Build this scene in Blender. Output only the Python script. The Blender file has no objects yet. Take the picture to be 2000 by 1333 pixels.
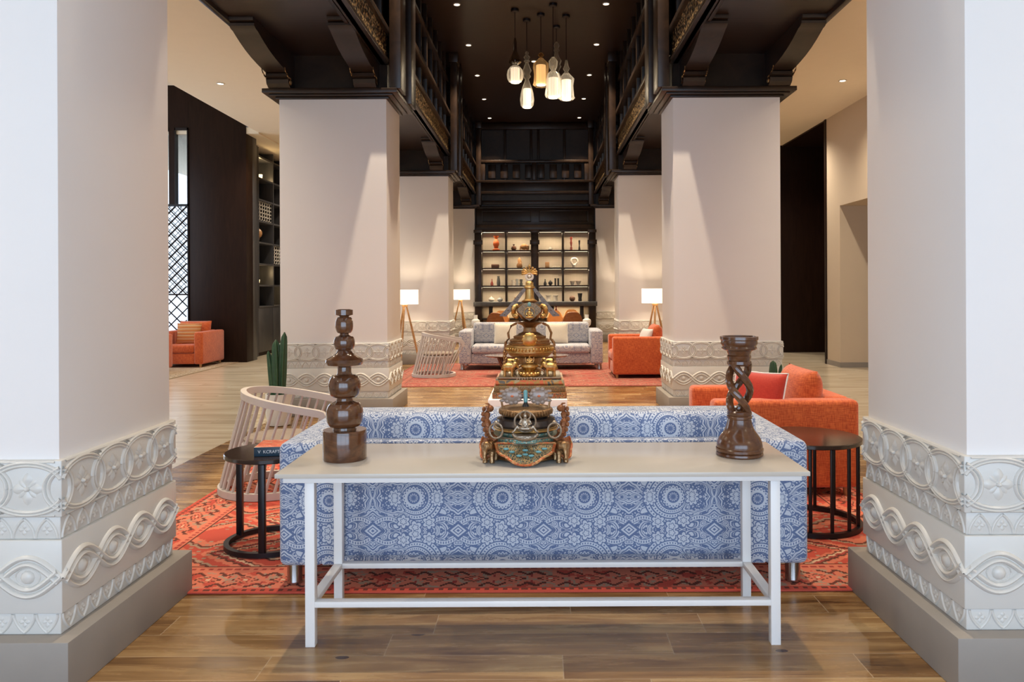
import bpy, bmesh, math, random
from mathutils import Vector, Matrix, noise as mnoise

random.seed(7)
PI = math.pi
S = bpy.context.scene
COL = S.collection

# ------------------------------------------------------------------ camera
cam_d = bpy.data.cameras.new('camera')
cam = bpy.data.objects.new('camera', cam_d)
COL.objects.link(cam)
cam.location = (0.098, 0.0, 1.45)
cam.rotation_euler = (PI / 2, 0.0048, 0)
cam_d.sensor_width = 36
cam_d.lens = 27.0
cam_d.shift_x = -52.6 / 2000
cam_d.shift_y = -101.5 / 2000
cam_d.clip_start = 0.05
cam_d.clip_end = 200
S.camera = cam

# ------------------------------------------------------------------ view, world
S.view_settings.view_transform = 'Standard'
S.view_settings.look = 'None'
S.view_settings.gamma = 1
S.view_settings.exposure = 0.50
S.view_settings.use_curve_mapping = False
cy = S.cycles
cy.max_bounces = 8
cy.diffuse_bounces = 5
cy.glossy_bounces = 4
cy.transmission_bounces = 6
cy.transparent_max_bounces = 8
cy.sample_clamp_indirect = 4
cy.caustics_reflective = False
cy.caustics_refractive = False
cy.blur_glossy = 1.0

W = bpy.data.worlds.new('world')
S.world = W
W.use_nodes = True
bg = W.node_tree.nodes['Background']
bg.inputs[0].default_value = (0.74, 0.86, 1.0, 1)
bg.inputs[1].default_value = 1.7

# ------------------------------------------------------------------ large lights
def area(name, loc, rot, sx, sy, power, color, spread=None):
    d = bpy.data.lights.new(name, 'AREA')
    d.shape = 'RECTANGLE'; d.size = sx; d.size_y = sy
    d.energy = power; d.color = color
    if spread: d.spread = spread
    o = bpy.data.objects.new(name, d)
    o.location = loc; o.rotation_euler = rot
    COL.objects.link(o)
    return o

# daylight through the glazed front of the hall (behind the camera) and the left lounge windows
area('front_daylight', (0, -3.3, 1.7), (PI / 2, 0, 0), 7.8, 3.1, 205, (0.50, 0.72, 1.0))
area('left_daylight', (-9.42, 13.2, 2.5), (PI / 2, 0, -PI / 2), 3.4, 4.0, 45, (0.80, 0.88, 1.0))
# warm general light of the aisle ceilings
WARM = (1.0, 0.80, 0.58)
def spot(name, loc, power, angle, blend=0.4, color=WARM, radius=0.04, rot=(0, 0, 0)):
    d = bpy.data.lights.new(name, 'SPOT')
    d.energy = power; d.color = color; d.spot_size = math.radians(angle); d.spot_blend = blend
    d.shadow_soft_size = radius
    o = bpy.data.objects.new(name, d); o.location = loc; o.rotation_euler = rot
    COL.objects.link(o); return o

# ------------------------------------------------------------------ mesh helpers
def clean(v): return Vector(v)

def add_box(bm, x0, x1, y0, y1, z0, z1, bevel=0, seg=2):
    b = bmesh.new()
    bmesh.ops.create_cube(b, size=1)
    for v in b.verts:
        v.co = Vector((x0 + (v.co.x + .5) * (x1 - x0), y0 + (v.co.y + .5) * (y1 - y0), z0 + (v.co.z + .5) * (z1 - z0)))
    if bevel:
        bmesh.ops.bevel(b, geom=b.edges[:] , offset=bevel, segments=seg, profile=.5, affect='EDGES')
    merge(bm, b)

def merge(bm, b, mat=None):
    me = bpy.data.meshes.new('tmp')
    b.to_mesh(me); b.free()
    if mat is not None: me.transform(mat)
    bm.from_mesh(me)
    bpy.data.meshes.remove(me)

def add_lathe(bm, prof, seg=32, c=(0, 0, 0), sx=1, sy=1, cap=True):
    rings = []
    for r, z in prof:
        if r < 1e-6:
            rings.append([bm.verts.new((c[0], c[1], c[2] + z))])
        else:
            rings.append([bm.verts.new((c[0] + sx * r * math.cos(2 * PI * i / seg), c[1] + sy * r * math.sin(2 * PI * i / seg), c[2] + z)) for i in range(seg)])
    for a, b in zip(rings, rings[1:]):
        for i in range(seg):
            j = (i + 1) % seg
            if len(a) == 1 and len(b) == 1: continue
            if len(a) == 1: bm.faces.new((a[0], b[j], b[i]))
            elif len(b) == 1: bm.faces.new((a[i], a[j], b[0]))
            else: bm.faces.new((a[i], a[j], b[j], b[i]))
    if cap:
        if len(rings[0]) > 1: bm.faces.new(rings[0][::-1])
        if len(rings[-1]) > 1: bm.faces.new(rings[-1])

def add_tube(bm, pts, r, seg=8, closed=False, rect=None, up=Vector((0, 0, 1))):
    """r: number or list; rect=(half width, half height) gives a rectangular section."""
    pts = [Vector(p) for p in pts]
    n = len(pts)
    rings = []
    for i, p in enumerate(pts):
        if closed: t = pts[(i + 1) % n] - pts[i - 1]
        else: t = pts[min(i + 1, n - 1)] - pts[max(i - 1, 0)]
        t.normalize()
        u = up if abs(t.dot(up)) < .97 else Vector((1, 0, 0))
        a = t.cross(u).normalized(); b = a.cross(t).normalized()
        rr = r[i] if isinstance(r, (list, tuple)) else r
        if rect:
            k = rr
            offs = [a * rect[0] * k + b * rect[1] * k, -a * rect[0] * k + b * rect[1] * k, -a * rect[0] * k - b * rect[1] * k, a * rect[0] * k - b * rect[1] * k]
        else:
            offs = [(a * math.cos(2 * PI * q / seg) + b * math.sin(2 * PI * q / seg)) * rr for q in range(seg)]
        rings.append([bm.verts.new(p + o) for o in offs])
    m = len(rings[0])
    rng = range(n) if closed else range(n - 1)
    for i in rng:
        a, b = rings[i], rings[(i + 1) % n]
        for q in range(m):
            w = (q + 1) % m
            bm.faces.new((a[q], a[w], b[w], b[q]))
    if not closed:
        bm.faces.new(rings[0][::-1]); bm.faces.new(rings[-1])

def add_ball(bm, c, r, s=(1, 1, 1), seg=16, rot=None):
    b = bmesh.new()
    bmesh.ops.create_uvsphere(b, u_segments=seg, v_segments=max(6, seg * 2 // 3), radius=1)
    M = Matrix.Translation(Vector(c)) @ (rot or Matrix.Identity(4)) @ Matrix.Diagonal((r * s[0], r * s[1], r * s[2], 1))
    merge(bm, b, M)

def add_torus(bm, c, R, r, axis='z', seg=32, sec=8, sx=1, sy=1, a0=0, a1=2 * PI):
    pts = []
    closed = abs(a1 - a0 - 2 * PI) < 1e-6
    n = seg
    for i in range(n if closed else n + 1):
        t = a0 + (a1 - a0) * i / n
        u, v = R * sx * math.cos(t), R * sy * math.sin(t)
        if axis == 'z': p = (c[0] + u, c[1] + v, c[2])
        elif axis == 'y': p = (c[0] + u, c[1], c[2] + v)
        else: p = (c[0], c[1] + u, c[2] + v)
        pts.append(p)
    add_tube(bm, pts, r, sec, closed=closed, up=Vector((0, 0, 1)) if axis == 'z' else (Vector((0, 1, 0)) if axis == 'y' else Vector((1, 0, 0))))

def add_prism(bm, poly, a0, a1, axis='x'):
    """poly of 2-D points extruded along axis; axis x: (y,z); axis y: (x,z); axis z: (x,y)."""
    def P(p, t):
        if axis == 'x': return (t, p[0], p[1])
        if axis == 'y': return (p[0], t, p[1])
        return (p[0], p[1], t)
    A = [bm.verts.new(P(p, a0)) for p in poly]; B = [bm.verts.new(P(p, a1)) for p in poly]
    n = len(poly)
    for i in range(n):
        j = (i + 1) % n
        bm.faces.new((A[i], A[j], B[j], B[i]))
    bm.faces.new(A[::-1]); bm.faces.new(B)

def add_cushion(bm, w, h, t, M=None, n=18, edge=0.10, pinch=0.05):
    """pillow: w along x, h along z, thickness t along y, centred at the origin."""
    b = bmesh.new()
    F, B = {}, {}
    for i in range(n + 1):
        for j in range(n + 1):
            u, v = -1 + 2 * i / n, -1 + 2 * j / n
            k = 1 - pinch * ((1 - v * v) * u * u + 0)
            k2 = 1 - pinch * ((1 - u * u) * v * v)
            x, z = u * w / 2 * k, v * h / 2 * k2
            th = t / 2 * ((1 - abs(u) ** 3.2) ** .55) * ((1 - abs(v) ** 3.2) ** .55)
            rimv = i in (0, n) or j in (0, n)
            F[i, j] = b.verts.new((x, -th, z))
            B[i, j] = F[i, j] if rimv else b.verts.new((x, th, z))
    for i in range(n):
        for j in range(n):
            b.faces.new((F[i, j], F[i + 1, j], F[i + 1, j + 1], F[i, j + 1]))
            b.faces.new((B[i, j], B[i, j + 1], B[i + 1, j + 1], B[i + 1, j]))
    merge(bm, b, M)

def box_uv(me):
    uv = me.uv_layers.new(name='uv')
    for p in me.polygons:
        n = p.normal; ax = max(range(3), key=lambda k: abs(n[k]))
        for li in p.loop_indices:
            co = me.vertices[me.loops[li].vertex_index].co
            uv.data[li].uv = (co.y, co.z) if ax == 0 else (co.x, co.z) if ax == 1 else (co.x, co.y)

def obj(name, bm, mat, parent=None, loc=None, rotz=0, smooth=True, angle=35, label=None):
    bmesh.ops.recalc_face_normals(bm, faces=bm.faces)
    me = bpy.data.meshes.new(name)
    bm.to_mesh(me); bm.free()
    box_uv(me)
    if smooth:
        me.polygons.foreach_set('use_smooth', [True] * len(me.polygons))
        me.set_sharp_from_angle(angle=math.radians(angle))
    me.materials.append(mat)
    o = bpy.data.objects.new(name, me)
    COL.objects.link(o)
    if parent: o.parent = parent
    if loc: o.location = loc
    if rotz: o.rotation_euler = (0, 0, rotz)
    if label: o['label'] = label
    return o

def thing(name, label, cat, loc=(0, 0, 0), rotz=0, group=None):
    o = bpy.data.objects.new(name, None)
    o.empty_display_size = .1
    COL.objects.link(o)
    o.location = loc; o.rotation_euler = (0, 0, rotz)
    return tag(o, label, cat, group)

def tag(o, label, cat, group=None, kind='thing'):
    o['label'] = label; o['category'] = cat; o['kind'] = kind
    if group: o['group'] = group
    return o

def struct(name, bm, mat, parent=None, **k):
    o = obj(name, bm, mat, parent, **k)
    o['kind'] = 'structure'
    return o

def dup(root, loc, rotz=0, label=None, group=None, scale=None):
    r = root.copy(); COL.objects.link(r)
    r.location = loc; r.rotation_euler = (0, 0, rotz)
    if label: r['label'] = label
    if group: r['group'] = group
    if scale: r.scale = scale
    def rec(src, dst):
        for ch in [c for c in src.children]:
            c = ch.copy(); COL.objects.link(c); c.parent = dst
            rec(ch, c)
    rec(root, r)
    return r

NB = bmesh.new

# ------------------------------------------------------------------ material helpers
class X:
    """node socket with arithmetic"""
    def __init__(s, nt, v): s.nt, s.v = nt, v
    def m(s, op, *a, clamp=False):
        n = s.nt.nodes.new('ShaderNodeMath'); n.operation = op; n.use_clamp = clamp
        for i, q in enumerate((s,) + a):
            q = q.v if isinstance(q, X) else q
            if isinstance(q, (int, float)): n.inputs[i].default_value = q
            else: s.nt.links.new(q, n.inputs[i])
        return X(s.nt, n.outputs[0])
    def __add__(s, o): return s.m('ADD', o)
    __radd__ = __add__
    def __sub__(s, o): return s.m('SUBTRACT', o)
    def __rsub__(s, o): return X(s.nt, o).m('SUBTRACT', s)
    def __mul__(s, o): return s.m('MULTIPLY', o)
    __rmul__ = __mul__
    def __truediv__(s, o): return s.m('DIVIDE', o)
    def __neg__(s): return s.m('MULTIPLY', -1)
    def abs(s): return s.m('ABSOLUTE')
    def sin(s): return s.m('SINE')
    def fract(s): return s.m('FRACT')
    def floor(s): return s.m('FLOOR')
    def sqrt(s): return s.m('SQRT')
    def pp(s, k): return s.m('PINGPONG', k)
    def lt(s, o): return s.m('LESS_THAN', o)
    def gt(s, o): return s.m('GREATER_THAN', o)
    def min(s, o): return s.m('MINIMUM', o)
    def max(s, o): return s.m('MAXIMUM', o)
    def atan2(s, o): return s.m('ARCTAN2', o)

def hyp(a, b): return (a * a + b * b).sqrt()
def sstep(x, a, b):
    n = x.nt.nodes.new('ShaderNodeMapRange'); n.interpolation_type = 'SMOOTHSTEP'
    x.nt.links.new(x.v, n.inputs['Value'])
    n.inputs['From Min'].default_value = a; n.inputs['From Max'].default_value = b
    return X(x.nt, n.outputs['Result'])

class Mat:
    def __init__(s, name, color=(.8, .8, .8), rough=.5, metal=0, spec=.5, coat=0, trans=0, sheen=0):
        s.m = bpy.data.materials.new(name); s.m.use_nodes = True
        s.nt = s.m.node_tree; s.b = s.nt.nodes['Principled BSDF']
        s.b.inputs['Base Color'].default_value = (*color, 1)
        s.b.inputs['Roughness'].default_value = rough
        s.b.inputs['Metallic'].default_value = metal
        s.b.inputs['Specular IOR Level'].default_value = spec
        s.b.inputs['Coat Weight'].default_value = coat
        s.b.inputs['Transmission Weight'].default_value = trans
        s.b.inputs['Sheen Weight'].default_value = sheen
    def coords(s, kind='Object', scale=(1, 1, 1), rot=(0, 0, 0)):
        tc = s.nt.nodes.new('ShaderNodeTexCoord'); mp = s.nt.nodes.new('ShaderNodeMapping')
        mp.inputs['Scale'].default_value = scale; mp.inputs['Rotation'].default_value = rot
        s.nt.links.new(tc.outputs[kind], mp.inputs[0]); return mp.outputs[0]
    def xyz(s, kind='Object'):
        tc = s.nt.nodes.new('ShaderNodeTexCoord'); sp = s.nt.nodes.new('ShaderNodeSeparateXYZ')
        s.nt.links.new(tc.outputs[kind], sp.inputs[0])
        return X(s.nt, sp.outputs[0]), X(s.nt, sp.outputs[1]), X(s.nt, sp.outputs[2])
    def vec(s, x, y, z=0.0):
        n = s.nt.nodes.new('ShaderNodeCombineXYZ')
        for i, q in enumerate((x, y, z)):
            if isinstance(q, X): s.nt.links.new(q.v, n.inputs[i])
            else: n.inputs[i].default_value = q
        return n.outputs[0]
    def noise(s, vec=None, scale=5, detail=3, rough=.5, dist=0):
        n = s.nt.nodes.new('ShaderNodeTexNoise')
        n.inputs['Scale'].default_value = scale; n.inputs['Detail'].default_value = detail
        n.inputs['Roughness'].default_value = rough; n.inputs['Distortion'].default_value = dist
        if vec is not None: s.nt.links.new(vec, n.inputs['Vector'])
        return X(s.nt, n.outputs[0])
    def voro(s, vec=None, scale=5, feature='F1', out='Distance', rnd=1):
        n = s.nt.nodes.new('ShaderNodeTexVoronoi'); n.feature = feature
        n.inputs['Scale'].default_value = scale; n.inputs['Randomness'].default_value = rnd
        if vec is not None: s.nt.links.new(vec, n.inputs['Vector'])
        return X(s.nt, n.outputs[out])
    def ramp(s, fac, stops, interp='LINEAR'):
        n = s.nt.nodes.new('ShaderNodeValToRGB'); cr = n.color_ramp; cr.interpolation = interp
        while len(cr.elements) < len(stops): cr.elements.new(.5)
        for e, (p, c) in zip(cr.elements, stops):
            e.position = p; e.color = (*c, 1)
        s.nt.links.new(fac.v, n.inputs[0]); return n.outputs[0]
    def mix(s, fac, a, b, mode='MIX'):
        n = s.nt.nodes.new('ShaderNodeMix'); n.data_type = 'RGBA'; n.blend_type = mode
        if isinstance(fac, X): s.nt.links.new(fac.v, n.inputs[0])
        else: n.inputs[0].default_value = fac
        for k, q in ((6, a), (7, b)):
            if isinstance(q, tuple): n.inputs[k].default_value = (*q, 1)
            else: s.nt.links.new(q, n.inputs[k])
        return n.outputs[2]
    def color(s, sock): s.nt.links.new(sock, s.b.inputs['Base Color']); return s
    def rough(s, x): s.nt.links.new(x.v if isinstance(x, X) else x, s.b.inputs['Roughness']); return s
    def bump(s, h, strength=.3, dist=.01):
        n = s.nt.nodes.new('ShaderNodeBump')
        n.inputs['Strength'].default_value = strength; n.inputs['Distance'].default_value = dist
        s.nt.links.new(h.v, n.inputs['Height']); s.nt.links.new(n.outputs[0], s.b.inputs['Normal']); return s
    def emit(s, color, strength):
        s.b.inputs['Emission Color'].default_value = (*color, 1); s.b.inputs['Emission Strength'].default_value = strength; return s

def plain(name, color, rough=.5, metal=0, var=.08, nscale=6, bump=0, bscale=60, **k):
    """a surface with a little tonal variation of its own"""
    m = Mat(name, color, rough, metal, **k)
    f = m.noise(m.coords(), nscale, 3)
    d = tuple(max(0, c * (1 - var)) for c in color); l = tuple(min(1, c * (1 + var)) for c in color)
    m.color(m.mix(f, d, l))
    if bump: m.bump(m.noise(m.coords(), bscale, 2), bump, .004)
    return m.m

def wood(name, dark, light, rough=.35, scale=(3, 3, 14), rot=(0, 0, 0), bump=.05, coat=0, spec=.5):
    m = Mat(name, dark, rough, coat=coat, spec=spec)
    f = m.noise(m.coords(scale=scale, rot=rot), 2.5, 5, .6, 1.2)
    m.color(m.ramp(f, [(.3, dark), (.7, light)]))
    m.bump(f, bump, .002)
    return m.m

# plaster and stone
M_plaster = plain('white_plaster', (.79, .75, .725), .85, var=.02, nscale=2, bump=.03, bscale=120)
M_cream = plain('cream_ceiling', (.80, .71, .56), .9, var=.02)
M_tile = plain('glazed_relief_tile', (.60, .58, .54), .34, var=.03, nscale=3, spec=.5)
M_plinth = plain('taupe_stone', (.27, .24, .21), .55, var=.1, nscale=5, bump=.04)
M_beige = plain('beige_wall', (.56, .46, .34), .85, var=.02, bump=.03, bscale=150)

# dark timber
def dark_planks():
    m = Mat('dark_planks', (.03, .014, .008), .33, spec=.5)
    x, y, z = m.xyz()
    f = m.noise(m.coords(scale=(2, 20, 20)), 2, 4, .6)
    c = m.ramp(f, [(.3, (.012, .0055, .003)), (.75, (.032, .015, .008))])
    gap = (y / .12).fract().lt(.05)
    m.color(m.mix(gap, c, (.006, .003, .002)))
    m.bump(gap * -1.0, .5, .005)
    return m.m
M_planks = dark_planks()
M_dark = wood('dark_timber', (.011, .006, .004), (.030, .016, .009), .32, scale=(2, 2, 2), bump=.03, spec=.35)
M_dark2 = wood('dark_wall_panel', (.013, .0055, .0035), (.022, .010, .006), .45, scale=(6, 6, .6), bump=.02, spec=.14)
M_slate = wood('grey_stained_wood', (.045, .045, .048), (.07, .068, .07), .35, scale=(6, 6, .6), bump=.02)
def gilt():
    m = Mat('carved_gilt', (.25, .15, .06), .4, metal=.75)
    d = m.voro(m.coords('UV'), 30)
    n = m.noise(m.coords('UV'), 40, 3)
    k = d + (n - .5) * .5
    m.color(m.ramp(k, [(.15, (.85, .60, .30)), (.38, (.42, .26, .11)), (.55, (.03, .015, .008))]))
    m.bump(k * -1, 1.0, .02)
    return m.m
M_gilt = gilt()

# floors
def plank_floor():
    m = Mat('wood_look_plank_floor', (.4, .25, .12), .22, spec=.5)
    x, y, z = m.xyz()
    row = (y / .19).floor()
    off = (row * 127.1).sin() * 43.7
    sx = (x + off.fract() * 1.1) / 1.15
    cell = sx.floor()
    rnd = ((row * 12.9898 + cell * 78.233).sin() * 437.585).fract()
    fx, fy = sx.fract(), (y / .19).fract()
    gap = fx.lt(.0028).max(fy.lt(.014))
    v = m.vec(x * 1.3 + rnd * 17, y * 13 + rnd * 31, rnd * 9)
    n = m.noise(v, 1.4, 5, .6, .8)
    v2 = m.vec(x * .9 + rnd * 7, y * 4 + rnd * 5, rnd * 4)
    n2 = m.noise(v2, 1.6, 3, .5)
    g = n * .7 + n2 * .5 + (rnd - .5) * .22 - .1
    c = m.ramp(g, [(.28, (.075, .034, .012)), (.42, (.18, .092, .032)), (.56, (.29, .165, .065)), (.75, (.45, .30, .14))])
    knot = m.voro(m.vec(x * 1.6, y * 3.2, rnd * 3), 1.1)
    c = m.mix(knot.lt(.05), c, (.07, .03, .012))
    m.color(m.mix(gap, c, (.44, .32, .2)))
    m.rough(sstep(n, .2, .8) * .12 + .2)
    m.bump(n * .3 - gap, .12, .002)
    return m.m
M_floor = plank_floor()
def pale_floor():
    m = Mat('pale_plank_floor', (.5, .45, .38), .22, spec=.5)
    x, y, z = m.xyz()
    row = (y / .3).floor()
    sx = (x + (row * .37).fract() * 1.4) / 1.5
    rnd = ((row * 12.9898 + sx.floor() * 78.233).sin() * 437.585).fract()
    gap = sx.fract().lt(.002).max((y / .3).fract().lt(.008))
    n = m.noise(m.vec(x * .6 + rnd * 9, y * 6, rnd * 5), 1.6, 4, .55, .5)
    c = m.ramp(n + (rnd - .5) * .1, [(.3, (.46, .38, .27)), (.5, (.58, .49, .36)), (.72, (.68, .60, .46))])
    m.color(m.mix(gap, c, (.34, .28, .2)))
    m.rough(n * .12 + .16)
    return m.m
M_pale = pale_floor()

# blue damask cloth
def damask(name, white, blue, detail=1.0):
    m = Mat(name, white, .85, sheen=.25, spec=.2)
    u0, v0, _ = m.xyz('UV')
    wv = m.vec(u0, v0)
    PX, PY = .417, .16
    x = u0.pp(PX); y = (v0 + .052).pp(PY)
    nn = m.noise(m.vec(x, y), 11, 2)
    nm = m.noise(m.vec(x + 3.3, y + 1.7), 11, 2)
    xw = x + (nn - .5) * .05; yw = y + (nm - .5) * .05
    # little blossoms packed together, each with an inner ring and a dark eye
    d = m.voro(m.vec(xw, yw), 38)
    pat = d.lt(.50) * (1 - (d - .27).abs().lt(.055)) * (1 - d.lt(.075))
    d2 = m.voro(m.vec(xw + .7, yw + .3), 105)
    pat = pat.max(d.gt(.56) * d2.lt(.33))
    # long veined leaves following a flowing contour
    w1 = m.noise(m.vec(xw * .8, yw * 1.2), 6.5, 0)
    band = (w1 * 8).fract()
    hatch = (w1 * 150 + (x * 55 + y * 35)).sin().gt(-.45)
    leaf = (band - .5).abs()
    def put(p, mask, val): return p * (1 - mask) + val * mask
    pat = put(pat, leaf.lt(.30), 0.0)
    pat = put(pat, leaf.lt(.235), 1.0)
    pat = put(pat, leaf.lt(.15), hatch)
    pat = put(pat, leaf.lt(.03), 0.0)
    def disc(cx, cy):
        dx, dy = x - cx, y - cy
        return dx, dy, hyp(dx, dy)
    # sweeping wings round the medallion
    dx, dy, r = disc(.200, PY)
    th = dy.atan2(dx)
    side = (x + y * .55).gt(.215)
    wing = (r - .094 - dx * .12)
    pat = put(pat, wing.abs().lt(.036) * side, 0.0)
    for R_, hw in ((-.022, .0075), (0.0, .0085), (.022, .0075)):
        q = (wing - R_).abs()
        pat = put(pat, q.lt(hw) * side, 1.0)
        pat = put(pat, q.lt(hw * .45) * side, (th * 46).sin().gt(-.2))
    # round medallion with a scalloped ring of beads
    pat = put(pat, r.lt(.060), 0.0)
    pat = put(pat, r.lt((th * 9).sin().abs() * .009 + .047), 1.0)
    a_ = ((th * (9 / PI)).fract() - .5) * (.044 * PI / 9)
    pat = put(pat, hyp(r - .046, a_).lt(.0034), 0.0)
    pat = put(pat, r.lt(.030), 0.0)
    pat = put(pat, ((th * 6).sin().abs() * .009 + .011 - r).abs().lt(.0022), 1.0)
    # almond eye on the mirror line with feathered branches
    ex, ey = x.min(PX - x), y.abs()
    q = ex * .8 + ey
    br = (ey - .030 - (ex * 22).sin() * .030).abs()
    lim = ex.lt(.115)
    pat = put(pat, br.lt(.0135) * lim, 0.0)
    pat = put(pat, br.lt(.0100) * lim, 1.0)
    pat = put(pat, br.lt(.0055) * lim, (ex * 500).sin().gt(-.3))
    pat = put(pat, q.lt(.046), 0.0)
    pat = put(pat, q.lt(.032), 1.0)
    pat = put(pat, (q - .019).abs().lt(.0030), 0.0)
    pat = put(pat, q.lt(.007), 0.0)
    # daisies
    for cx, cyy_, k_ in ((.315, .150, 8), (.108, .150, 7), (.208, .016, 5), (.275, .040, 6), (.150, .045, 6)):
        dx, dy, r = disc(cx, cyy_)
        th = dy.atan2(dx)
        pet = (th * (k_ / 2)).sin().abs()
        pat = put(pat, r.lt(pet * .012 + .026), 0.0)
        pat = put(pat, r.lt(pet * .014 + .018), 1.0)
        pat = put(pat, (r - pet * .006 - .010).abs().lt(.0020), 0.0)

    fiber = m.noise(m.vec(u0 * 900, v0 * 900), 1, 1)
    c = m.mix(pat, blue, white)
    c = m.mix(fiber * .25, c, tuple(.5 * (a + b) for a, b in zip(white, blue)))
    m.color(c)
    m.bump(fiber, .25, .002)
    return m.m
M_damask = damask('blue_damask_fabric', (.60, .63, .69), (.105, .155, .30))
M_damask2 = damask('grey_damask_fabric', (.60, .57, .54), (.20, .22, .31))

def fabric(name, a, b, sc=420, rough=.9):
    m = Mat(name, a, rough, sheen=.3, spec=.2)
    t = m.coords('UV')
    n1 = m.noise(m.coords('UV', scale=(1, .12, 1)), sc, 2)
    n2 = m.noise(m.coords('UV', scale=(.12, 1, 1)), sc, 2)
    n3 = m.noise(t, 5, 3)
    f = n1 * .45 + n2 * .45 + n3 * .2 - .05
    m.color(m.ramp(f, [(.38, a), (.62, b)]))
    m.bump(n1 + n2, .35, .002)
    return m.m
M_orange = fabric('orange_woven_fabric', (.38, .055, .016), (.66, .155, .045), 160)
M_redfab = fabric('red_satin_fabric', (.38, .018, .008), (.48, .035, .015), 300, .55)
M_creamfab = fabric('cream_linen', (.55, .49, .40), (.68, .61, .50))
M_greyfab = fabric('pale_grey_linen', (.55, .54, .52), (.7, .68, .66))
M_taupefab = fabric('taupe_seat_fabric', (.20, .15, .11), (.30, .23, .17))
M_piping = plain('white_piping', (.8, .76, .72), .7)
def striped():
    m = Mat('striped_fabric', (.6, .3, .1), .9)
    u, v, _ = m.xyz('UV')
    f = (v * 16 + m.noise(m.coords('UV'), 6, 1) * .15).fract()
    m.color(m.ramp(f, [(0, (.55, .20, .05)), (.35, (.36, .17, .06)), (.5, (.62, .42, .22)), (.72, (.5, .13, .03)), (.85, (.30, .12, .05))], 'CONSTANT'))
    return m.m
M_striped = striped()

# kilim rug
def kilim(name, hx, hy, pale=False, faded=False):
    m = Mat(name, (.6, .15, .08), .95, spec=.1)
    x, y, z = m.xyz()
    Q = .011
    qx = (x / Q).floor() * Q; qy = (y / Q).floor() * Q
    ax, ay = (hx - qx.abs()), (hy - qy.abs())
    d = ax.min(ay)
    onx = ax.lt(ay)
    s = onx * qy + (1 - onx) * qx
    n = m.noise(m.vec(qx, qy), 9, 3)
    n_big = m.noise(m.vec(qx, qy), 2.2, 2)
    if pale:
        red, coral, cream, black, grey, dred = (.40, .30, .20), (.50, .40, .29), (.62, .54, .42), (.22, .16, .11), (.45, .40, .33), (.34, .24, .16)
    elif faded:
        red, coral, cream, black, grey, dred = (.28, .060, .050), (.40, .14, .10), (.52, .34, .23), (.07, .035, .035), (.26, .17, .12), (.20, .05, .045)
    else:
        red, coral, cream, black, grey, dred = (.46, .060, .042), (.60, .175, .105), (.62, .45, .29), (.030, .014, .014), (.33, .26, .18), (.30, .035, .035)
    # central field: stepped lozenges
    fx = ((qx / .92).fract() - .5).abs() * .92
    fy = ((qy / .66 + .25).fract() - .5).abs() * .66
    D = fx * .75 + fy
    zig = ((s / .05).fract() - .5).abs() * .05
    Dz = D + ((qx / .055).fract() - .5).abs() * .03 + (n - .5) * .02
    field = m.ramp(Dz * 1.7, [(0, cream), (.035, black), (.07, red), (.13, coral), (.17, cream), (.20, black), (.235, red), (.36, coral), (.40, black), (.425, cream), (.455, dred), (.49, black), (.53, coral), (.60, red), (.70, grey), (.74, black), (.78, coral), (.9, red)], 'CONSTANT')
    small = ((qx / .075).fract() - .5).abs() + ((qy / .055).fract() - .5).abs()
    speck = small.lt(.24) * n_big.gt(.52)
    field = m.mix(speck, field, grey)
    # wide border: row of hooked diamonds on a mottled coral ground
    bs = ((s / .19).fract() - .5).abs() * .19
    bd = bs * .55 + (d - .155).abs()
    base = m.ramp(n + (n_big - .5) * .5, [(0, red), (.40, coral), (.54, grey), (.60, coral)], 'CONSTANT')
    border = m.mix(bd.lt(.042), base, black)
    border = m.mix(bd.lt(.033), border, coral)
    border = m.mix(bd.lt(.02), border, red)
    border = m.mix(bd.lt(.011), border, cream)
    hs = ((s / .19 + .5).fract() - .5)
    hook = ((d - .155).abs() - .072 - (hs * 14).sin() * .016).abs().lt(.012) * hs.abs().lt(.36)
    border = m.mix(hook, border, black)
    tick = (hs.abs().lt(.035)) * ((d - .155).abs() - .035).abs().lt(.015)
    border = m.mix(tick, border, dred)
    # narrow bands
    dash = ((s / .045).fract()).lt(.55)
    b2 = m.mix(dash * (d - .30).abs().lt(.011), coral, dred)
    b0 = m.mix(dash * (d - .025).abs().lt(.010), red, black)
    c = m.mix(d.lt(.335), field, b2)
    c = m.mix((d - .335).abs().lt(.006), c, black)
    c = m.mix(d.lt(.268), c, border)
    c = m.mix(d.lt(.042), c, b0)
    fib = m.noise(m.vec(x, y * 3), 130, 2)
    c = m.mix(fib * .35, c, coral)
    m.color(c)
    m.bump(fib, .4, .003)
    return m.m

# metals, wood, glass
M_white = plain('white_paint', (.76, .75, .74), .35, var=.015)
M_tabletop = plain('white_lacquer_top', (.53, .49, .435), .24, var=.02)
M_chairwhite = plain('whitewashed_wood', (.52, .47, .43), .5, var=.08, nscale=14)
M_black = plain('black_metal', (.012, .010, .012), .35, var=.1, metal=.3)
M_blacktop = plain('black_brown_top', (.030, .018, .014), .16, var=.15)
M_chrome = Mat('chrome', (.42, .40, .39), .18, metal=1).m
M_walnut = wood('turned_walnut', (.050, .018, .008), (.14, .055, .022), .16, scale=(3, 3, 9), coat=.4)
M_walnut2 = wood('carved_walnut', (.060, .020, .008), (.13, .050, .018), .22, scale=(4, 4, 8), coat=.3)
M_oak = wood('oak', (.42, .22, .08), (.58, .33, .14), .4, scale=(3, 3, 14))
M_brownwood = wood('brown_bentwood', (.20, .065, .02), (.32, .11, .035), .3)
M_tan = plain('tan_leather', (.62, .27, .08), .45, var=.1)
M_gold = plain('antique_gold', (.52, .34, .13), .30, metal=1, var=.35, nscale=40, bump=.5, bscale=160)
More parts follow.
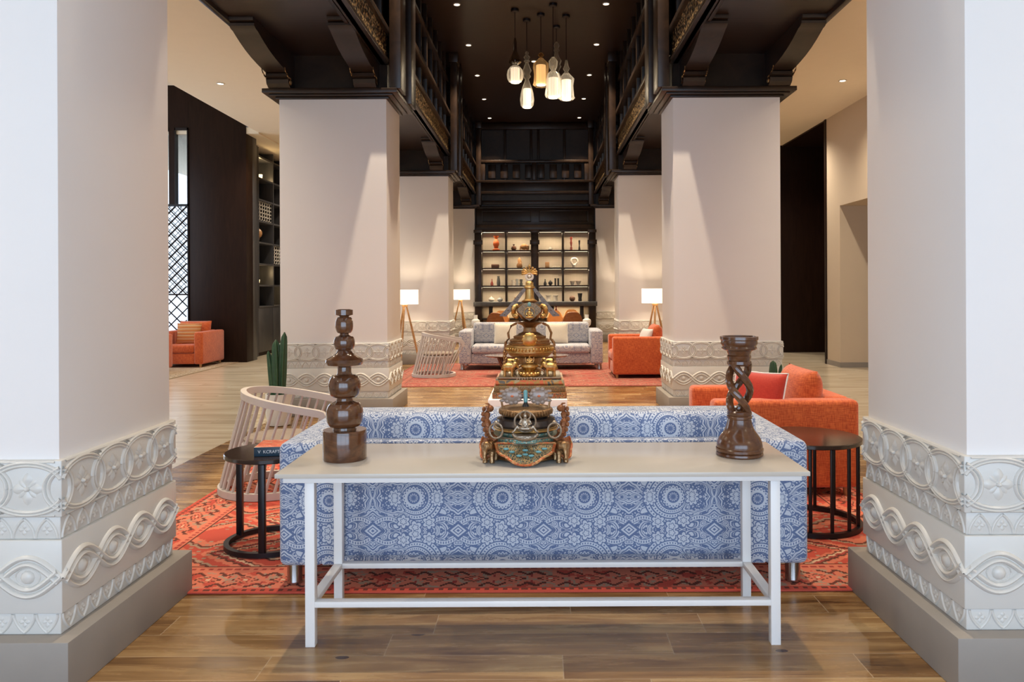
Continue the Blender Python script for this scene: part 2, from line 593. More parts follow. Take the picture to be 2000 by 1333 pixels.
M_bronze = plain('antique_bronze', (.33, .20, .10), .30, metal=.95, var=.45, nscale=45, bump=.6, bscale=170)
M_pewter = plain('aged_silver', (.34, .27, .20), .3, metal=.9, var=.3, nscale=50, bump=.4, bscale=150)
M_wing = plain('tarnished_silver_ribbon', (.16, .13, .11), .45, metal=.5, var=.5, nscale=60, bump=.4)
M_rust = plain('red_enamel_bronze', (.24, .085, .03), .4, metal=.5, var=.7, nscale=60, bump=.6, bscale=150)
M_darkmetal = plain('blackened_metal', (.055, .045, .042), .25, metal=.6, var=.5, nscale=30)
def inlay(name, a, b, c, sc):
    m = Mat(name, a, .35, metal=.2)
    v = m.voro(m.coords('UV'), sc, out='Color')
    d = m.voro(m.coords('UV'), sc, feature='DISTANCE_TO_EDGE')
    k = m.ramp(v, [(0, a), (.45, b), (.72, c)], 'CONSTANT')
    m.color(m.mix(d.lt(.07), k, (.33, .2, .07)))
    m.bump(d, .4, .003)
    return m.m
M_turq = inlay('turquoise_inlay', (.03, .20, .19), (.02, .12, .12), (.30, .42, .38), 130)
M_coral = inlay('coral_inlay', (.50, .09, .02), (.36, .05, .015), (.60, .25, .10), 90)
M_mosaic = inlay('mosaic_inlay', (.05, .05, .035), (.16, .11, .055), (.07, .12, .10), 120)
M_mosaic2 = inlay('dark_red_mosaic', (.22, .05, .02), (.08, .05, .04), (.32, .14, .05), 60)
M_turqstone = plain('turquoise_stone', (.13, .30, .30), .3, var=.35, nscale=30)
M_petal = plain('pinkish_crystal', (.42, .30, .23), .15, var=.45, nscale=45, trans=.35)

def glass(name, color, rough=.02, dens=.5):
    m = bpy.data.materials.new(name); m.use_nodes = True
    nt = m.node_tree; nt.nodes.clear()
    out = nt.nodes.new('ShaderNodeOutputMaterial')
    tr = nt.nodes.new('ShaderNodeBsdfTransparent'); gl = nt.nodes.new('ShaderNodeBsdfGlossy'); df = nt.nodes.new('ShaderNodeBsdfTranslucent')
    mx = nt.nodes.new('ShaderNodeMixShader'); mx2 = nt.nodes.new('ShaderNodeMixShader'); fr = nt.nodes.new('ShaderNodeLayerWeight')
    tr.inputs[0].default_value = (*color, 1); df.inputs[0].default_value = (*color, 1)
    gl.inputs['Roughness'].default_value = .05
    fr.inputs['Blend'].default_value = .35
    mr = nt.nodes.new('ShaderNodeMath'); mr.operation = 'MULTIPLY_ADD'
    mr.inputs[1].default_value = .75; mr.inputs[2].default_value = .14
    nt.links.new(fr.outputs['Facing'], mr.inputs[0])
    mx2.inputs[0].default_value = dens
    nt.links.new(gl.outputs[0], mx2.inputs[1]); nt.links.new(df.outputs[0], mx2.inputs[2])
    nt.links.new(mr.outputs[0], mx.inputs[0]); nt.links.new(tr.outputs[0], mx.inputs[1]); nt.links.new(mx2.outputs[0], mx.inputs[2])
    nt.links.new(mx.outputs[0], out.inputs[0])
    return m
M_glass = glass('clear_glass', (.95, .94, .90), dens=.75)
M_amber = glass('amber_glass', (.92, .66, .36), dens=.7)
M_smoke = glass('smoky_glass', (.32, .24, .18), dens=.3)
M_pane = glass('window_glass', (.95, .97, 1.0), dens=.1)

def glow(name, col, strength, base=(.9, .85, .75)):
    return Mat(name, base, .6).emit(col, strength).m
M_bulb = glow('lit_pleated_diffuser', (1, .80, .52), 2.2)
def pleated():
    m = Mat('pleated_lit_fabric', (.9, .85, .75), .6)
    x, y, z = m.xyz()
    a = y.atan2(x)
    k = (a * 14).sin()
    n = m.ramp(k * .5 + .5, [(0, (.95, .62, .34)), (.6, (1, .86, .66))])
    m.nt.links.new(n, m.b.inputs['Emission Color'])
    m.b.inputs['Emission Strength'].default_value = .72
    return m.m
M_pleat = pleated()
M_disc = glow('downlight_lens', (1, .86, .65), 7)
M_led = glow('led_strip', (1, .84, .6), 2.5)
M_candle = glow('small_lamp_glow', (1, .7, .35), 3)
def shade():
    m = Mat('cream_lamp_shade', (.85, .8, .7), .8)
    m.emit((1, .83, .60), 1.15)
    return m.m
M_shade = shade()
M_trimwhite = plain('white_trim_ring', (.6, .57, .52), .5)
M_soil = plain('dark_soil', (.03, .02, .015), .95, var=.3, nscale=40)
M_pot = plain('white_ceramic_pot', (.72, .70, .66), .4, var=.03)
M_cactus = plain('green_cactus_skin', (.030, .085, .035), .5, var=.35, nscale=18, bump=.3)
M_ceramic = plain('white_ceramic', (.72, .69, .62), .3, var=.04)
def shelf_back():
    m = Mat('patterned_cream_backing', (.55, .46, .34), .8)
    d = m.voro(m.coords('UV'), 26, feature='DISTANCE_TO_EDGE', rnd=0)
    m.color(m.ramp(d, [(.02, (.38, .30, .21)), (.10, (.60, .51, .39))]))
    return m.m
M_back = shelf_back()
def mk(name, c, **k): return plain(name, c, k.pop('rough', .4), var=k.pop('var', .15), nscale=20, **k)
M_terra = mk('orange_red_glaze', (.55, .12, .03))
M_brownc = mk('brown_glaze', (.12, .05, .025))
M_blackc = mk('black_glaze', (.02, .018, .018))
M_slatec = mk('slate_glaze', (.07, .07, .065))
M_tanc = mk('tan_carved_wood', (.42, .22, .09), bump=.4)
M_stonec = mk('pale_stone', (.55, .50, .42), bump=.3)
M_greyglass = mk('grey_glass_ceramic', (.30, .30, .29))
M_redwood = mk('dark_red_wood', (.22, .04, .025))

# ================================================================== ROOM SHELL
HX = 5.57           # where the aisle ceilings end
YB = 21.27          # back wall
bm = NB(); add_box(bm, -2.9, 2.9, -4, YB + .2, -.1, 0)
struct('floor', bm, M_floor)
bm = NB(); add_box(bm, -10, -2.9, -4, 24, -.1, 0); add_box(bm, 2.9, 10, -4, 24, -.1, 0); add_box(bm, -2.9, 2.9, YB + .2, 24, -.1, 0)
struct('floor_aisles', bm, M_pale)
bm = NB(); add_box(bm, -1.85, 1.85, -4, YB + .2, 6.04, 6.14)
struct('ceiling', bm, M_planks)
bm = NB()
add_box(bm, -HX, -1.9, -4, 24, 4.65, 4.75); add_box(bm, 1.9, HX, -4, 24, 4.65, 4.75)
struct('ceiling_aisles', bm, M_cream)
bm = NB(); add_box(bm, -9.6, -HX, -4, 15.6, 5.6, 5.7)
struct('ceiling_lounge', bm, M_cream)
bm = NB(); add_box(bm, -HX - .1, -HX, -4, 15.5, 4.75, 5.6); add_box(bm, -9.6, -HX + .02, 15.52, 24, 4.62, 4.75)
struct('trim_1', bm, M_cream)
# upper nave walls over the timber gallery are part of the beams; the shell above
# left side: lounge outer wall with openings, dark end wall with window
bm = NB()
for a, b in ((-4, -1), (3.5, 11.5), (15.0, 15.6)): add_box(bm, -9.6, -9.5, a, b, 0, 5.6)
add_box(bm, -9.6, -9.5, -1, 15, 0, .3); add_box(bm, -9.6, -9.5, -1, 15, 4.7, 5.6)
for k in range(1, 5): add_box(bm, -9.6, -9.5, -1 + k * 3.2 - .1, -1 + k * 3.2 + .1, .3, 4.7)
struct('wall_left', bm, M_beige)
# end wall of the lounge: dark panel with a tall window beside it
YW = 15.5
bm = NB()
add_box(bm, -6.965, -5.80, YW, YW + .35, 0, 5.6, .004)
add_box(bm, -9.5, -6.965, YW, YW + .2, 4.74, 5.6)
add_box(bm, -9.5, -6.965, YW, YW + .2, 0, .42)
add_box(bm, -7.36, -7.235, YW, YW + .1, 3.2, 4.74)
struct('wall_lounge_end', bm, M_dark2)
bm = NB()
add_box(bm, -7.235, -7.215, YW - .02, YW + .1, 3.2, 4.74); add_box(bm, -6.985, -6.965, YW - .02, YW + .1, .42, 4.74)
add_box(bm, -7.235, -6.965, YW - .02, YW + .1, 4.69, 4.74); add_box(bm, -9.5, -6.965, YW - .02, YW + .1, 3.16, 3.20)
add_box(bm, -9.5, -7.36, YW - .02, YW + .1, 4.67, 4.74)
for k in range(3): add_box(bm, -9.5 + k * .74, -9.45 + k * .74, YW - .02, YW + .1, .42, 4.72)
w1 = struct('window_1', bm, M_black)
# lattice of crossing bars
bm = NB()
def lattice(bm, x0, x1, z0, z1, y, step=.17, w=.012):
    W_, H_ = x1 - x0, z1 - z0
    for sgn in (1, -1):
        c = -H_ if sgn > 0 else 0
        t = c
        while t < W_ + H_:
            # line x = x0 + t + sgn*(z-z0)
            za, zb = z0, z1
            pts = []
            for k in range(41):
                z = z0 + H_ * k / 40
                xx = x0 + t + sgn * (z - z0)
                if x0 <= xx <= x1: pts.append((xx, y, z))
            if len(pts) >= 2:
                add_tube(bm, [pts[0], pts[-1]], 1, rect=(w / 2, w / 2), up=Vector((0, 1, 0)))
            t += step
lattice(bm, -7.95, -6.985, .45, 3.16, YW + .05, .23, .018)
lattice(bm, -7.95, -6.985, 1.4, 3.16, YW + .09, .115, .009)
add_box(bm, -7.95, -6.985, YW + .03, YW + .07, 1.36, 1.39)
obj('lattice', bm, M_dark2, w1)
bm = NB(); add_box(bm, -9.45, -6.985, YW + .12, YW + .13, .42, 4.7); obj('window_pane', bm, M_pane, w1)

# left side: grey panel then recessed shelving
bm = NB()
add_box(bm, -6.2, -5.80, YW + .35, 16.07, 0, 4.65, .004)
add_box(bm, -6.55, -6.45, 16.07, 22.0, 0, 4.65)
add_box(bm, -6.5, -5.8, 21.6, 21.9, 0, 4.65)
add_box(bm, -6.45, -6.05, 16.07, 16.83, 0, 4.65)
struct('wall_shelving', bm, M_slate)
bs = thing('built_in_shelving', 'grey stained built-in shelving with lit square niches along the left aisle', 'shelving', (-6.05, 16.85, 0))
SX = -6.05
bm = NB(); add_box(bm, -.38, -.36, 0, 4.7, 1.1, 4.6); obj('back_panel', bm, M_slate, bs)
for k in range(8):
    bm = NB(); add_box(bm, -.36, 0, 0, 4.7, 1.08 + .475 * k - .02, 1.08 + .475 * k + .02, .003); obj('shelf', bm, M_slate, bs)
for k in range(6):
    bm = NB(); add_box(bm, -.36, .01, k * .94 - .02, k * .94 + .02, 1.06, 4.6, .003); obj('divider', bm, M_slate, bs)
for k in range(5):
    bm = NB(); add_box(bm, -.30, -.005, k * .94 + .01, k * .94 + .93, .08, 1.06, .006); obj('cabinet_door', bm, M_slate, bs)
bm = NB(); add_box(bm, -.3, -.03, 0, 4.7, 0, .08); obj('toe_kick', bm, M_dark2, bs)
bm = NB()
for z in (3.0, ):
    pass
def niche_screen(y0, z0):
    b = NB()
    for i in range(6):
        for j in range(5):
            add_torus(b, (SX - .04, y0 + .10 + i * .148, z0 + .06 + j * .082), .055, .006, 'x', 16, 5, sx=1.25, sy=.8)
    return b
tag(obj('lattice_screen', niche_screen(16.88, 3.0), M_ceramic), 'cream pierced lattice screen filling a niche of the left shelving', 'screen', 'pierced screens in the left shelving')
tag(obj('lattice_screen', niche_screen(17.82, 2.05), M_ceramic), 'cream pierced lattice screen, lower one at the pillar edge', 'screen', 'pierced screens in the left shelving')
bm = NB(); add_ball(bm, (SX - .12, 17.07, 2.72), .12, (1, 1, 1)); add_torus(bm, (SX - .12, 17.07, 2.60), .05, .012)
tag(obj('wooden_ball', bm, M_tanc), 'pale round wooden ball in a niche of the left shelving', 'ornament')
for k, (yy, zz, lb) in enumerate(((17.3, 3.97, 'small glowing tealight cup in the top niche of the left shelving'), (17.1, 1.60, 'small glowing tealight cup in the lower niche of the left shelving'), (18.0, 1.13, 'small glowing tealight cup beside the pillar, above the cabinet doors'))):
    bm = NB(); add_lathe(bm, [(.03, 0), (.045, .02), (.05, .09), (.042, .09), (.035, .02), (0, .02)], 16)
    t = obj('tealight', bm, M_candle, None, (SX - .12, yy, zz)); tag(t, lb, 'candle')
    d = bpy.data.lights.new('tealight_light', 'POINT'); d.energy = 5; d.color = (1, .7, .35); d.shadow_soft_size = .05
    o = bpy.data.objects.new('tealight_light', d); o.parent = t; o.location = (0.05, 0, .14); COL.objects.link(o)

# right side: beige wall, opening, dark corridor
bm = NB()
add_box(bm, HX, HX + .4, 13.95, 14.6, 0, 4.65)
add_box(bm, HX, HX + .4, 9.5, 13.95, 2.94, 4.65)
add_box(bm, HX, HX + .4, -4, 9.5, 0, 4.65)
add_box(bm, HX + .4, HX + 2.5, 13.95, 14.2, 0, 2.94)
add_box(bm, HX + .4, HX + 2.5, 9.3, 9.5, 0, 2.94)
add_box(bm, HX + 2.5, HX + 2.6, 9.3, 14.2, 0, 2.94)
add_box(bm, HX + .4, HX + 2.6, 9.3, 14.2, 2.94, 3.0)
add_box(bm, HX, HX + .4, 17.36, 21.4, 0, 4.65)
struct('wall_right', bm, M_beige)
bm = NB(); add_box(bm, HX - .012, HX, 13.95, 14.6, 0, .09); add_box(bm, HX - .012, HX + 2.4, 13.935, 13.95, 0, .09)
add_box(bm, HX - .012, HX, -4, 9.5, 0, .09)
struct('baseboard_right', bm, M_plinth)
bm = NB()
add_box(bm, HX - .03, HX + 3, 17.25, 17.35, 0, 4.65)
add_box(bm, HX + .4, HX + 3, 14.55, 14.6, 0, 4.65)
add_box(bm, HX + 3, HX + 3.1, 14.5, 17.35, 0, 4.65)
add_box(bm, HX, HX + 3, 14.6, 17.3, 4.62, 4.70)
add_box(bm, HX - .02, HX + .02, 14.58, 14.66, 0, 4.65)
struct('wall_corridor', bm, M_dark2)

# back wall between the last pillars
bm = NB(); add_box(bm, -HX - .8, HX + .5, YB, YB + .2, 0, 6.1)
struct('wall_back', bm, M_dark)
# front (behind the camera): glazed front frame
bm = NB()
add_box(bm, -10, 10, -3.2, -3.05, 3.3, 6.1); add_box(bm, -10, -4, -3.2, -3.05, 0, 3.3); add_box(bm, 4, 10, -3.2, -3.05, 0, 3.3)
struct('wall_front', bm, M_plaster)
bm = NB()
for x in (-3.96, -1.3, 1.3, 3.96): add_box(bm, x - .04, x + .04, -3.17, -3.09, 0, 3.3)
add_box(bm, -4, 4, -3.17, -3.09, 2.3, 2.38)
struct('window_2', bm, M_black)

# panelling of the back wall
bw = thing('wall_panelling', 'dark timber panelling and balustrade high above the display shelves', 'panelling', (0, YB, 0))
def ledge(z0, z1, dep, name='ledge', x0=-1.64, x1=1.64):
    b = NB(); add_box(b, x0, x1, -dep, 0, z0, z1, .008); obj(name, b, M_dark, bw)
ledge(3.06, 3.22, .14); ledge(3.22, 3.68, .06, 'frieze_board'); ledge(3.68, 3.74, .10)
ledge(3.80, 3.90, .08); ledge(4.06, 4.13, .30); ledge(4.13, 4.36, .22, 'fascia'); ledge(4.36, 4.43, .34)
ledge(4.92, 4.99, .26, 'handrail')
ledge(5.86, 6.02, .14, 'cornice')
for x in (-1.6, -1.42, 1.42, 1.6, -.02):
    b = NB(); add_box(b, x - .06, x + .06, -.24, -.04, 4.43, 4.92, .006); obj('baluster', b, M_dark, bw)
for i in range(8):
    x = -1.18 + i * .337
    b = NB(); add_box(b, x - .10, x + .10, -.16, -.12, 4.50, 4.88, .01); obj('balustrade_panel', b, M_dark, bw)
for x in (-1.56, -.82, -.10, .10, .82, 1.56):
    b = NB(); add_box(b, x - .035, x + .035, -.08, 0, 4.43, 5.86, .006); obj('upper_stile', b, M_dark, bw)
for x0, x1 in ((-1.46, -.12), (.12, 1.46)):
    b = NB()
    for a in ((x0, x1, 3.30, 3.33), (x0, x1, 3.60, 3.63)): add_box(b, a[0], a[1], -.085, -.05, a[2], a[3], .004)
    for a in (x0, x1): add_box(b, a - .015, a + .015, -.085, -.05, 3.30, 3.63, .004)
    obj('panel_moulding', b, M_dark, bw)

# ================================================================== PILLARS
PW, PD, P = 1.24, 0.84, .2117
PZ = [2.81, 8.896, 14.97, 21.07]
def face_map(side):
    """returns f(u, z, out) with u along the face (0..L) and out = distance proud of the shaft"""
    hx, hy = PW / 2, PD / 2
    if side == 'front': return (lambda u, z, o: Vector((-hx + u, -hy - o, z))), PW
    if side == 'back': return (lambda u, z, o: Vector((hx - u, hy + o, z))), PW
    if side == 'right': return (lambda u, z, o: Vector((hx + o, -hy + u, z))), PD
    return (lambda u, z, o: Vector((-hx - o, hy - u, z))), PD
def ridge(bm, f, pts, w, h, base):
    """raised half-round moulding following pts (u, z) on a pillar face"""
    prof = [(-1, 0), (-.6, .75), (0, 1), (.6, .75), (1, 0)]
    rows = []
    n = len(pts)
    for i, (u, z) in enumerate(pts):
        a = pts[max(i - 1, 0)]; b = pts[min(i + 1, n - 1)]
        tx, tz = b[0] - a[0], b[1] - a[1]; L = math.hypot(tx, tz) or 1
        nx, nz = -tz / L, tx / L
        rows.append([bm.verts.new(f(u + nx * w * p, z + nz * w * p, base + h * q)) for p, q in prof])
    for a, b in zip(rows, rows[1:]):
        for k in range(4): bm.faces.new((a[k], a[k + 1], b[k + 1], b[k]))
def dome(bm, f, u, z, ru, rz, h, base, n=10, rings=3):
    R = []
    for k in range(rings):
        t = (PI / 2) * k / rings
        R.append([bm.verts.new(f(u + ru * math.cos(t) * math.cos(2 * PI * i / n), z + rz * math.cos(t) * math.sin(2 * PI * i / n), base + h * math.sin(t))) for i in range(n)])
    c = bm.verts.new(f(u, z, base + h))
    for a, b in zip(R, R[1:]):
        for i in range(n): bm.faces.new((a[i], a[(i + 1) % n], b[(i + 1) % n], b[i]))
    for i in range(n): bm.faces.new((R[-1][i], R[-1][(i + 1) % n], c))
def slabring(bm, z0, z1, o, bev=.004):
    add_box(bm, -PW / 2 - o, PW / 2 + o, -PD / 2 - o, PD / 2 + o, z0, z1, bev, 2)
Z_PL, Z_L1, Z_BR, Z_L2, Z_FL, Z_TOP = .197, .197, .277, .545, .628, .835
def build_cladding(parent):
    sides = ['front', 'back', 'left', 'right']
    def petal(bm, f, u, z, ang, L, w, h, base):
        c, s = math.cos(ang), math.sin(ang)
        pts = [(0, 0), (.35, .8), (.6, 1), (.85, .6), (1, 0), (.85, -.6), (.6, -1), (.35, -.8)]
        ring = [bm.verts.new(f(u + c * L * a - s * w * b, z + s * L * a + c * w * b, base)) for a, b in pts]
        mid = bm.verts.new(f(u + c * L * .55, z + s * L * .55, base + h))
        for i in range(8): bm.faces.new((ring[i], ring[(i + 1) % 8], mid))
    def leaf_band(zlo, zhi, up, name):
        bm = NB(); slabring(bm, zlo, zhi, .008)
        for sd in sides:
            f, L = face_map(sd)
            n = round(L / .084); st = L / n
            for i in range(n):
                c = (i + .5) * st; hh = zhi - zlo
                for s in (-1, 1):
                    pts = []
                    for k in range(7):
                        t = k / 6
                        zz = (zlo + .06 * hh + .84 * hh * t) if up else (zhi - .06 * hh - .84 * hh * t)
                        pts.append((c + s * st * .47 * math.cos(t * PI / 2) ** .8, zz))
                    ridge(bm, f, pts, .0055, .006, .008)
                zc = (zlo + .42 * hh) if up else (zhi - .42 * hh)
                for q in range(4): petal(bm, f, c, zc, q * PI / 2, .021, .008, .006, .008)
        obj(name, bm, M_tile, parent, angle=50)
    leaf_band(Z_L1, Z_BR, False, 'lower_leaf_band')
    leaf_band(Z_L2, Z_FL, True, 'upper_leaf_band')
    # braid band with eyes
    bm = NB(); slabring(bm, Z_BR, Z_L2, .02)
    zc = (Z_BR + Z_L2) / 2
    for sd in sides:
        f, L = face_map(sd)
        n = round(L / P); st = L / n
        e = .003
        for s in (-1, 1):
            for d in (-.0125, .0125):
                pts = []
                for k in range(-1, n * 14 + 2):
                    u = min(max(L * k / (n * 14), -.017), L + .017); ph = PI * u / st
                    z = s * .058 * math.sin(ph); dz = s * .058 * PI / st * math.cos(ph); q = math.hypot(1, dz)
                    uu = u - d * dz / q
                    pts.append((uu, zc + z + d / q))
                ridge(bm, f, pts, .0105, .012 + (.002 if s > 0 else 0), .02)
        for i in range(n):
            dome(bm, f, (i + .5) * st, zc, .026, .026, .014, .02)
            for s in (-1, 1):
                ridge(bm, f, [((i + .5) * st + .045 * math.cos(a), zc + s * .034 * math.sin(a)) for a in [PI * k / 8 for k in range(9)]], .003, .004, .02)
    obj('braid_band', bm, M_tile, parent, angle=50)
    # interlaced circle band with flowers
    bm = NB(); slabring(bm, Z_FL, Z_TOP, .02)
    zc = (Z_FL + Z_TOP) / 2; hz = (Z_TOP - Z_FL) / 2 - .008
    for sd in sides:
        f, L = face_map(sd)
        n = round(L / P); st = L / n
        ridge(bm, f, [(.004, Z_TOP - .006), (L - .004, Z_TOP - .006)], .004, .005, .02)
        ridge(bm, f, [(.004, Z_FL + .006), (L - .004, Z_FL + .006)], .004, .005, .02)
        for i in range(-1, n + 1):
            c = (i + .5) * st
            for q in (range(4) if 0 <= i < n else ()):
                petal(bm, f, c, zc, q * PI / 2 + PI / 4 * 0, .060, .019, .012, .02)
                petal(bm, f, c, zc, q * PI / 2 + PI / 4, .046, .010, .008, .02)
            if 0 <= i < n: dome(bm, f, c, zc, .010, .010, .016, .02, 8, 2)
            for R in (.146, .130):
                for s in (-1, 1):
                    pts = []
                    for k in range(25):
                        a = PI * k / 24
                        u = c + R * math.cos(a); z = zc + s * (hz * R / .146) * math.sin(a) ** .9
                        if -.017 < u < L + .017: pts.append((u, z))
                    if len(pts) > 1: ridge(bm, f, pts, .0070, .009, .02)
            for s in (-1, 1):      # leaves in the spandrels
                for kx in (-1, 1):
                    u0 = c + kx * st * .5
                    if .02 < u0 < L - .02:
                        for a in (35, 90, 145):
                            petal(bm, f, u0, zc + s * (hz - .002), math.radians(-s * a), .040, .008, .008, .02)
                        if a == 90: petal(bm, f, u0, zc + s * .008, math.radians(s * a), .05, .012, .009, .02)
    obj('flower_band', bm, M_tile, parent, angle=50)

corbel_prof = [(0.0, 3.755), (.16, 3.755), (.22, 3.79), (.235, 3.83), (.22, 3.85), (.245, 3.865), (.245, 3.895), (.225, 3.905),
               (.34, 3.912), (.50, 3.925), (.68, 3.945), (.84, 3.972), (.98, 4.005), (1.10, 4.04), (1.17, 4.062), (1.22, 4.066), (1.26, 4.085),
               (1.265, 4.11), (1.24, 4.118), (1.29, 4.13), (1.30, 4.155), (1.30, 4.165), (0.0, 4.165)]
def build_corbel(parent, x0, x1, back=False):
    bm = NB()
    s = 1 if back else -1
    y = s * PD / 2
    add_prism(bm, [(y + s * d, z) for d, z in corbel_prof], x0, x1, 'x')
    o = obj('corbel', bm, M_dark, parent, angle=30)
    # carved scroll on both cheeks
    for xs in (x0 - .004, x1 + .004):
        b = NB()
        add_torus(b, (xs, y + s * .16, 3.815), .028, .008, 'x', 14, 6)
        pts = [(xs, y + s * (.16 + .04 * math.sin(t * PI) + .20 * t), 3.85 + .03 * t + .05 * t * t) for t in [k / 10 for k in range(11)]]
        add_tube(b, pts, [.012 - .008 * k / 10 for k in range(11)], 6)
        obj('scroll', b, M_gilt, o)
    return o

def build_pillar(name, label, x, y, detail=True, plinth=True):
    t = thing(name, label, 'pillar', (x, y + PD / 2, 0), 0, 'white carved-base pillars')
    bm = NB(); add_box(bm, -PW / 2, PW / 2, -PD / 2, PD / 2, 0.1, 3.68, .004); obj('shaft', bm, M_plaster, t)
    bm = NB(); add_box(bm, -PW / 2 - .075, PW / 2 + .075, -PD / 2 - .075, PD / 2 + .065, 0, Z_PL, .004); obj('plinth', bm, M_plinth, t)
    build_cladding(t)
    bm = NB()
    for o, z0, z1 in ((.035, 3.66, 3.685), (.09, 3.685, 3.705), (.15, 3.705, 3.755)):
        add_box(bm, -PW / 2 - o, PW / 2 + o, -PD / 2 - o, PD / 2 + o, z0, z1, .006)
    obj('capital', bm, M_dark, t)
    xs = [(-.69, -.44), (.29, .54)] if x < 0 else [(.44, .69), (-.54, -.29)]
    for a, b in xs:
        build_corbel(t, a, b); build_corbel(t, a, b, True)
    # tall pilaster towards the nave standing on the capital
    s = 1 if x < 0 else -1
    cx = s * (PW / 2 + .125)
    bm = NB(); add_box(bm, cx - .065, cx + .065, -PD / 2 - .12, -PD / 2 + .22, 3.755, 6.04, .006)
    add_box(bm, cx - .085, cx + .085, -PD / 2 - .14, -PD / 2 + .24, 5.85, 6.04, .006)
    obj('pilaster', bm, M_dark, t)
    bm = NB(); add_box(bm, cx - .065, cx + .065, PD / 2 - .22, PD / 2 + .12, 3.755, 6.04, .006)
    obj('pilaster', bm, M_dark, t)
    bm = NB(); add_box(bm, -PW / 2, PW / 2, -PD / 2, PD / 2, 3.755, 4.17); obj('neck_block', bm, M_dark, t)
    return t
PX_ = 1.66 + PW / 2
lab = {(0, -1): 'nearest white pillar with carved tile base, at the left edge of the picture',
       (0, 1): 'nearest white pillar with carved tile base, at the right edge of the picture',
       (1, -1): 'white pillar behind the potted cactus and white slatted chair, left row second from camera',
       (1, 1): 'white pillar behind the orange armchair with red cushion, right row second from camera',
       (2, -1): 'white pillar behind the distant slatted chair and left floor lamp, third in left row',
       (2, 1): 'white pillar behind the distant orange armchair, third in right row',
       (3, -1): 'white pillar touching the left side of the display shelves, last in left row',
       (3, 1): 'white pillar touching the right side of the display shelves, last in right row'}
first = {}
for s in (-1, 1):
    for k in range(4):
        if k == 3:   # the last pair stands against the back wall
            first[s]
            t = thing('pillar', lab[(k, s)], 'pillar', (s * PX_, PZ[k] + PD / 2, 0), 0, 'white carved-base pillars')
            for ch in first[s].children:
                if ch.name.split('.')[0] in ('corbel', 'pilaster') and max(v.co.y for v in ch.data.vertices) > .1: continue
                c = ch.copy(); COL.objects.link(c); c.parent = t
                for g in ch.children:
                    d = g.copy(); COL.objects.link(d); d.parent = c
            t.scale = (1, 1, 1)
        elif k == 0:
            first[s] = build_pillar('pillar', lab[(k, s)], s * PX_, PZ[k])
        else:
            dup(first[s], (s * PX_, PZ[k] + PD / 2, 0), 0, lab[(k, s)])

# ================================================================== TIMBER GALLERIES over the column lines
names = {0: 'nearest pillar to second', 1: 'second pillar to third', 2: 'third pillar to display shelves', -1: 'above and behind the viewer'}
for s in (-1, 1):
    for bay in (0, 1, 2):
        y0 = PZ[bay] + PD; y1 = PZ[bay + 1]
        if bay == 2: y1 = YB
        L = y1 - y0
        side = 'left' if s < 0 else 'right'
        t = thing('timber_gallery', f'dark timber beam with gilt frieze, {side} side, {names[bay]}', 'beam', (0, y0, 0), 0, 'timber galleries over the pillars')
        def bx(name, xi, xo, z0, z1, ya=0, yb=L, mat=M_dark, bev=.005):
            b = NB(); add_box(b, *sorted((s * xi, s * xo)), ya, yb, z0, z1, bev); return obj(name, b, mat, t)
        PDm = 0
        bx('soffit', 1.70, 3.0, 4.166, 4.26, -PD * 0, L, M_planks, 0)
        bx('outer_fascia', 2.96, 3.02, 4.12, 4.66, -PD if bay else 0, L)
        bx('edge_moulding', 1.66, 1.74, 4.055, 4.17)
        bx('inner_moulding', 1.78, 1.82, 4.10, 4.17)
        bx('lower_rail', 1.62, 1.72, 4.055, 4.10, 0, L)
        bx('frieze', 1.648, 1.70, 4.10, 4.39, 0, L, M_gilt, 0)
        bx('middle_rail', 1.60, 1.72, 4.39, 4.45, 0, L)
        bx('recessed_panel', 1.80, 1.84, 4.45, 6.04, -PD if bay else 0, L + (PD if bay < 2 else 0))
        bx('upper_rail', 1.60, 1.74, 4.83, 4.90, 0, L)
        bx('high_rail', 1.64, 1.76, 5.50, 5.56, 0, L)
        n = 8
        for i in range(n + 1):
            yy = .1 + (L - .2) * i / n
            w = .045
            bx('stile', 1.68, 1.80, 4.45, 6.04, yy - w, yy + w)

# ================================================================== RECESSED DOWNLIGHTS
def downlight(x, y, z, label, group, power, angle=80, show=True, r=.045):
    if show:
        t = thing('downlight', label, 'light', (x, y, z), 0, group)
        b = NB(); add_torus(b, (0, 0, -.004), r * 1.15, .010, 'z', 20, 6); obj('trim_ring', b, M_trimwhite, t)
        b = NB(); add_lathe(b, [(0, -.006), (r, -.006), (r, -.001)], 20, cap=False); obj('lens', b, M_disc, t)
    spot('downlight_beam', (x, y, z - .03), power, angle, .9, radius=.035, color=(1, .83, .62) if z > 5 else (1, .86, .69))
ORD = {5: 'first', 6: 'second', 7: 'third', 8: 'fourth', 9: 'fifth', 0: '', 1: '', 2: '', 3: '', 4: ''}
for i in range(1, 10):
    y = 2.1 + 2.05 * i
    for x in (-1.2, 1.2):
        downlight(x, y, 6.04, f'recessed downlight in the dark ceiling, {ORD[i]} of the {"left" if x < 0 else "right"} row from the top', 'downlights in the dark nave ceiling', (390 if i > 1 else 235), 84, show=(i >= 5))
downlight(0.02, 15.45, 6.04, 'single recessed downlight in the middle of the nave ceiling, seen behind the pendants', 'downlights in the dark nave ceiling', 60, 70)
for i, y in enumerate((-1.0, 2.2, 5.4, 8.6, 11.85, 15.1, 18.3)):
    for x in (-4.8, 4.8):
        downlight(x, y, 4.65, ('recessed downlight in the cream ceiling of the left aisle' if x < 0 else 'recessed downlight in the cream ceiling of the right aisle'), 'downlights in the cream aisle ceilings', 205, 140, show=(i == 4))
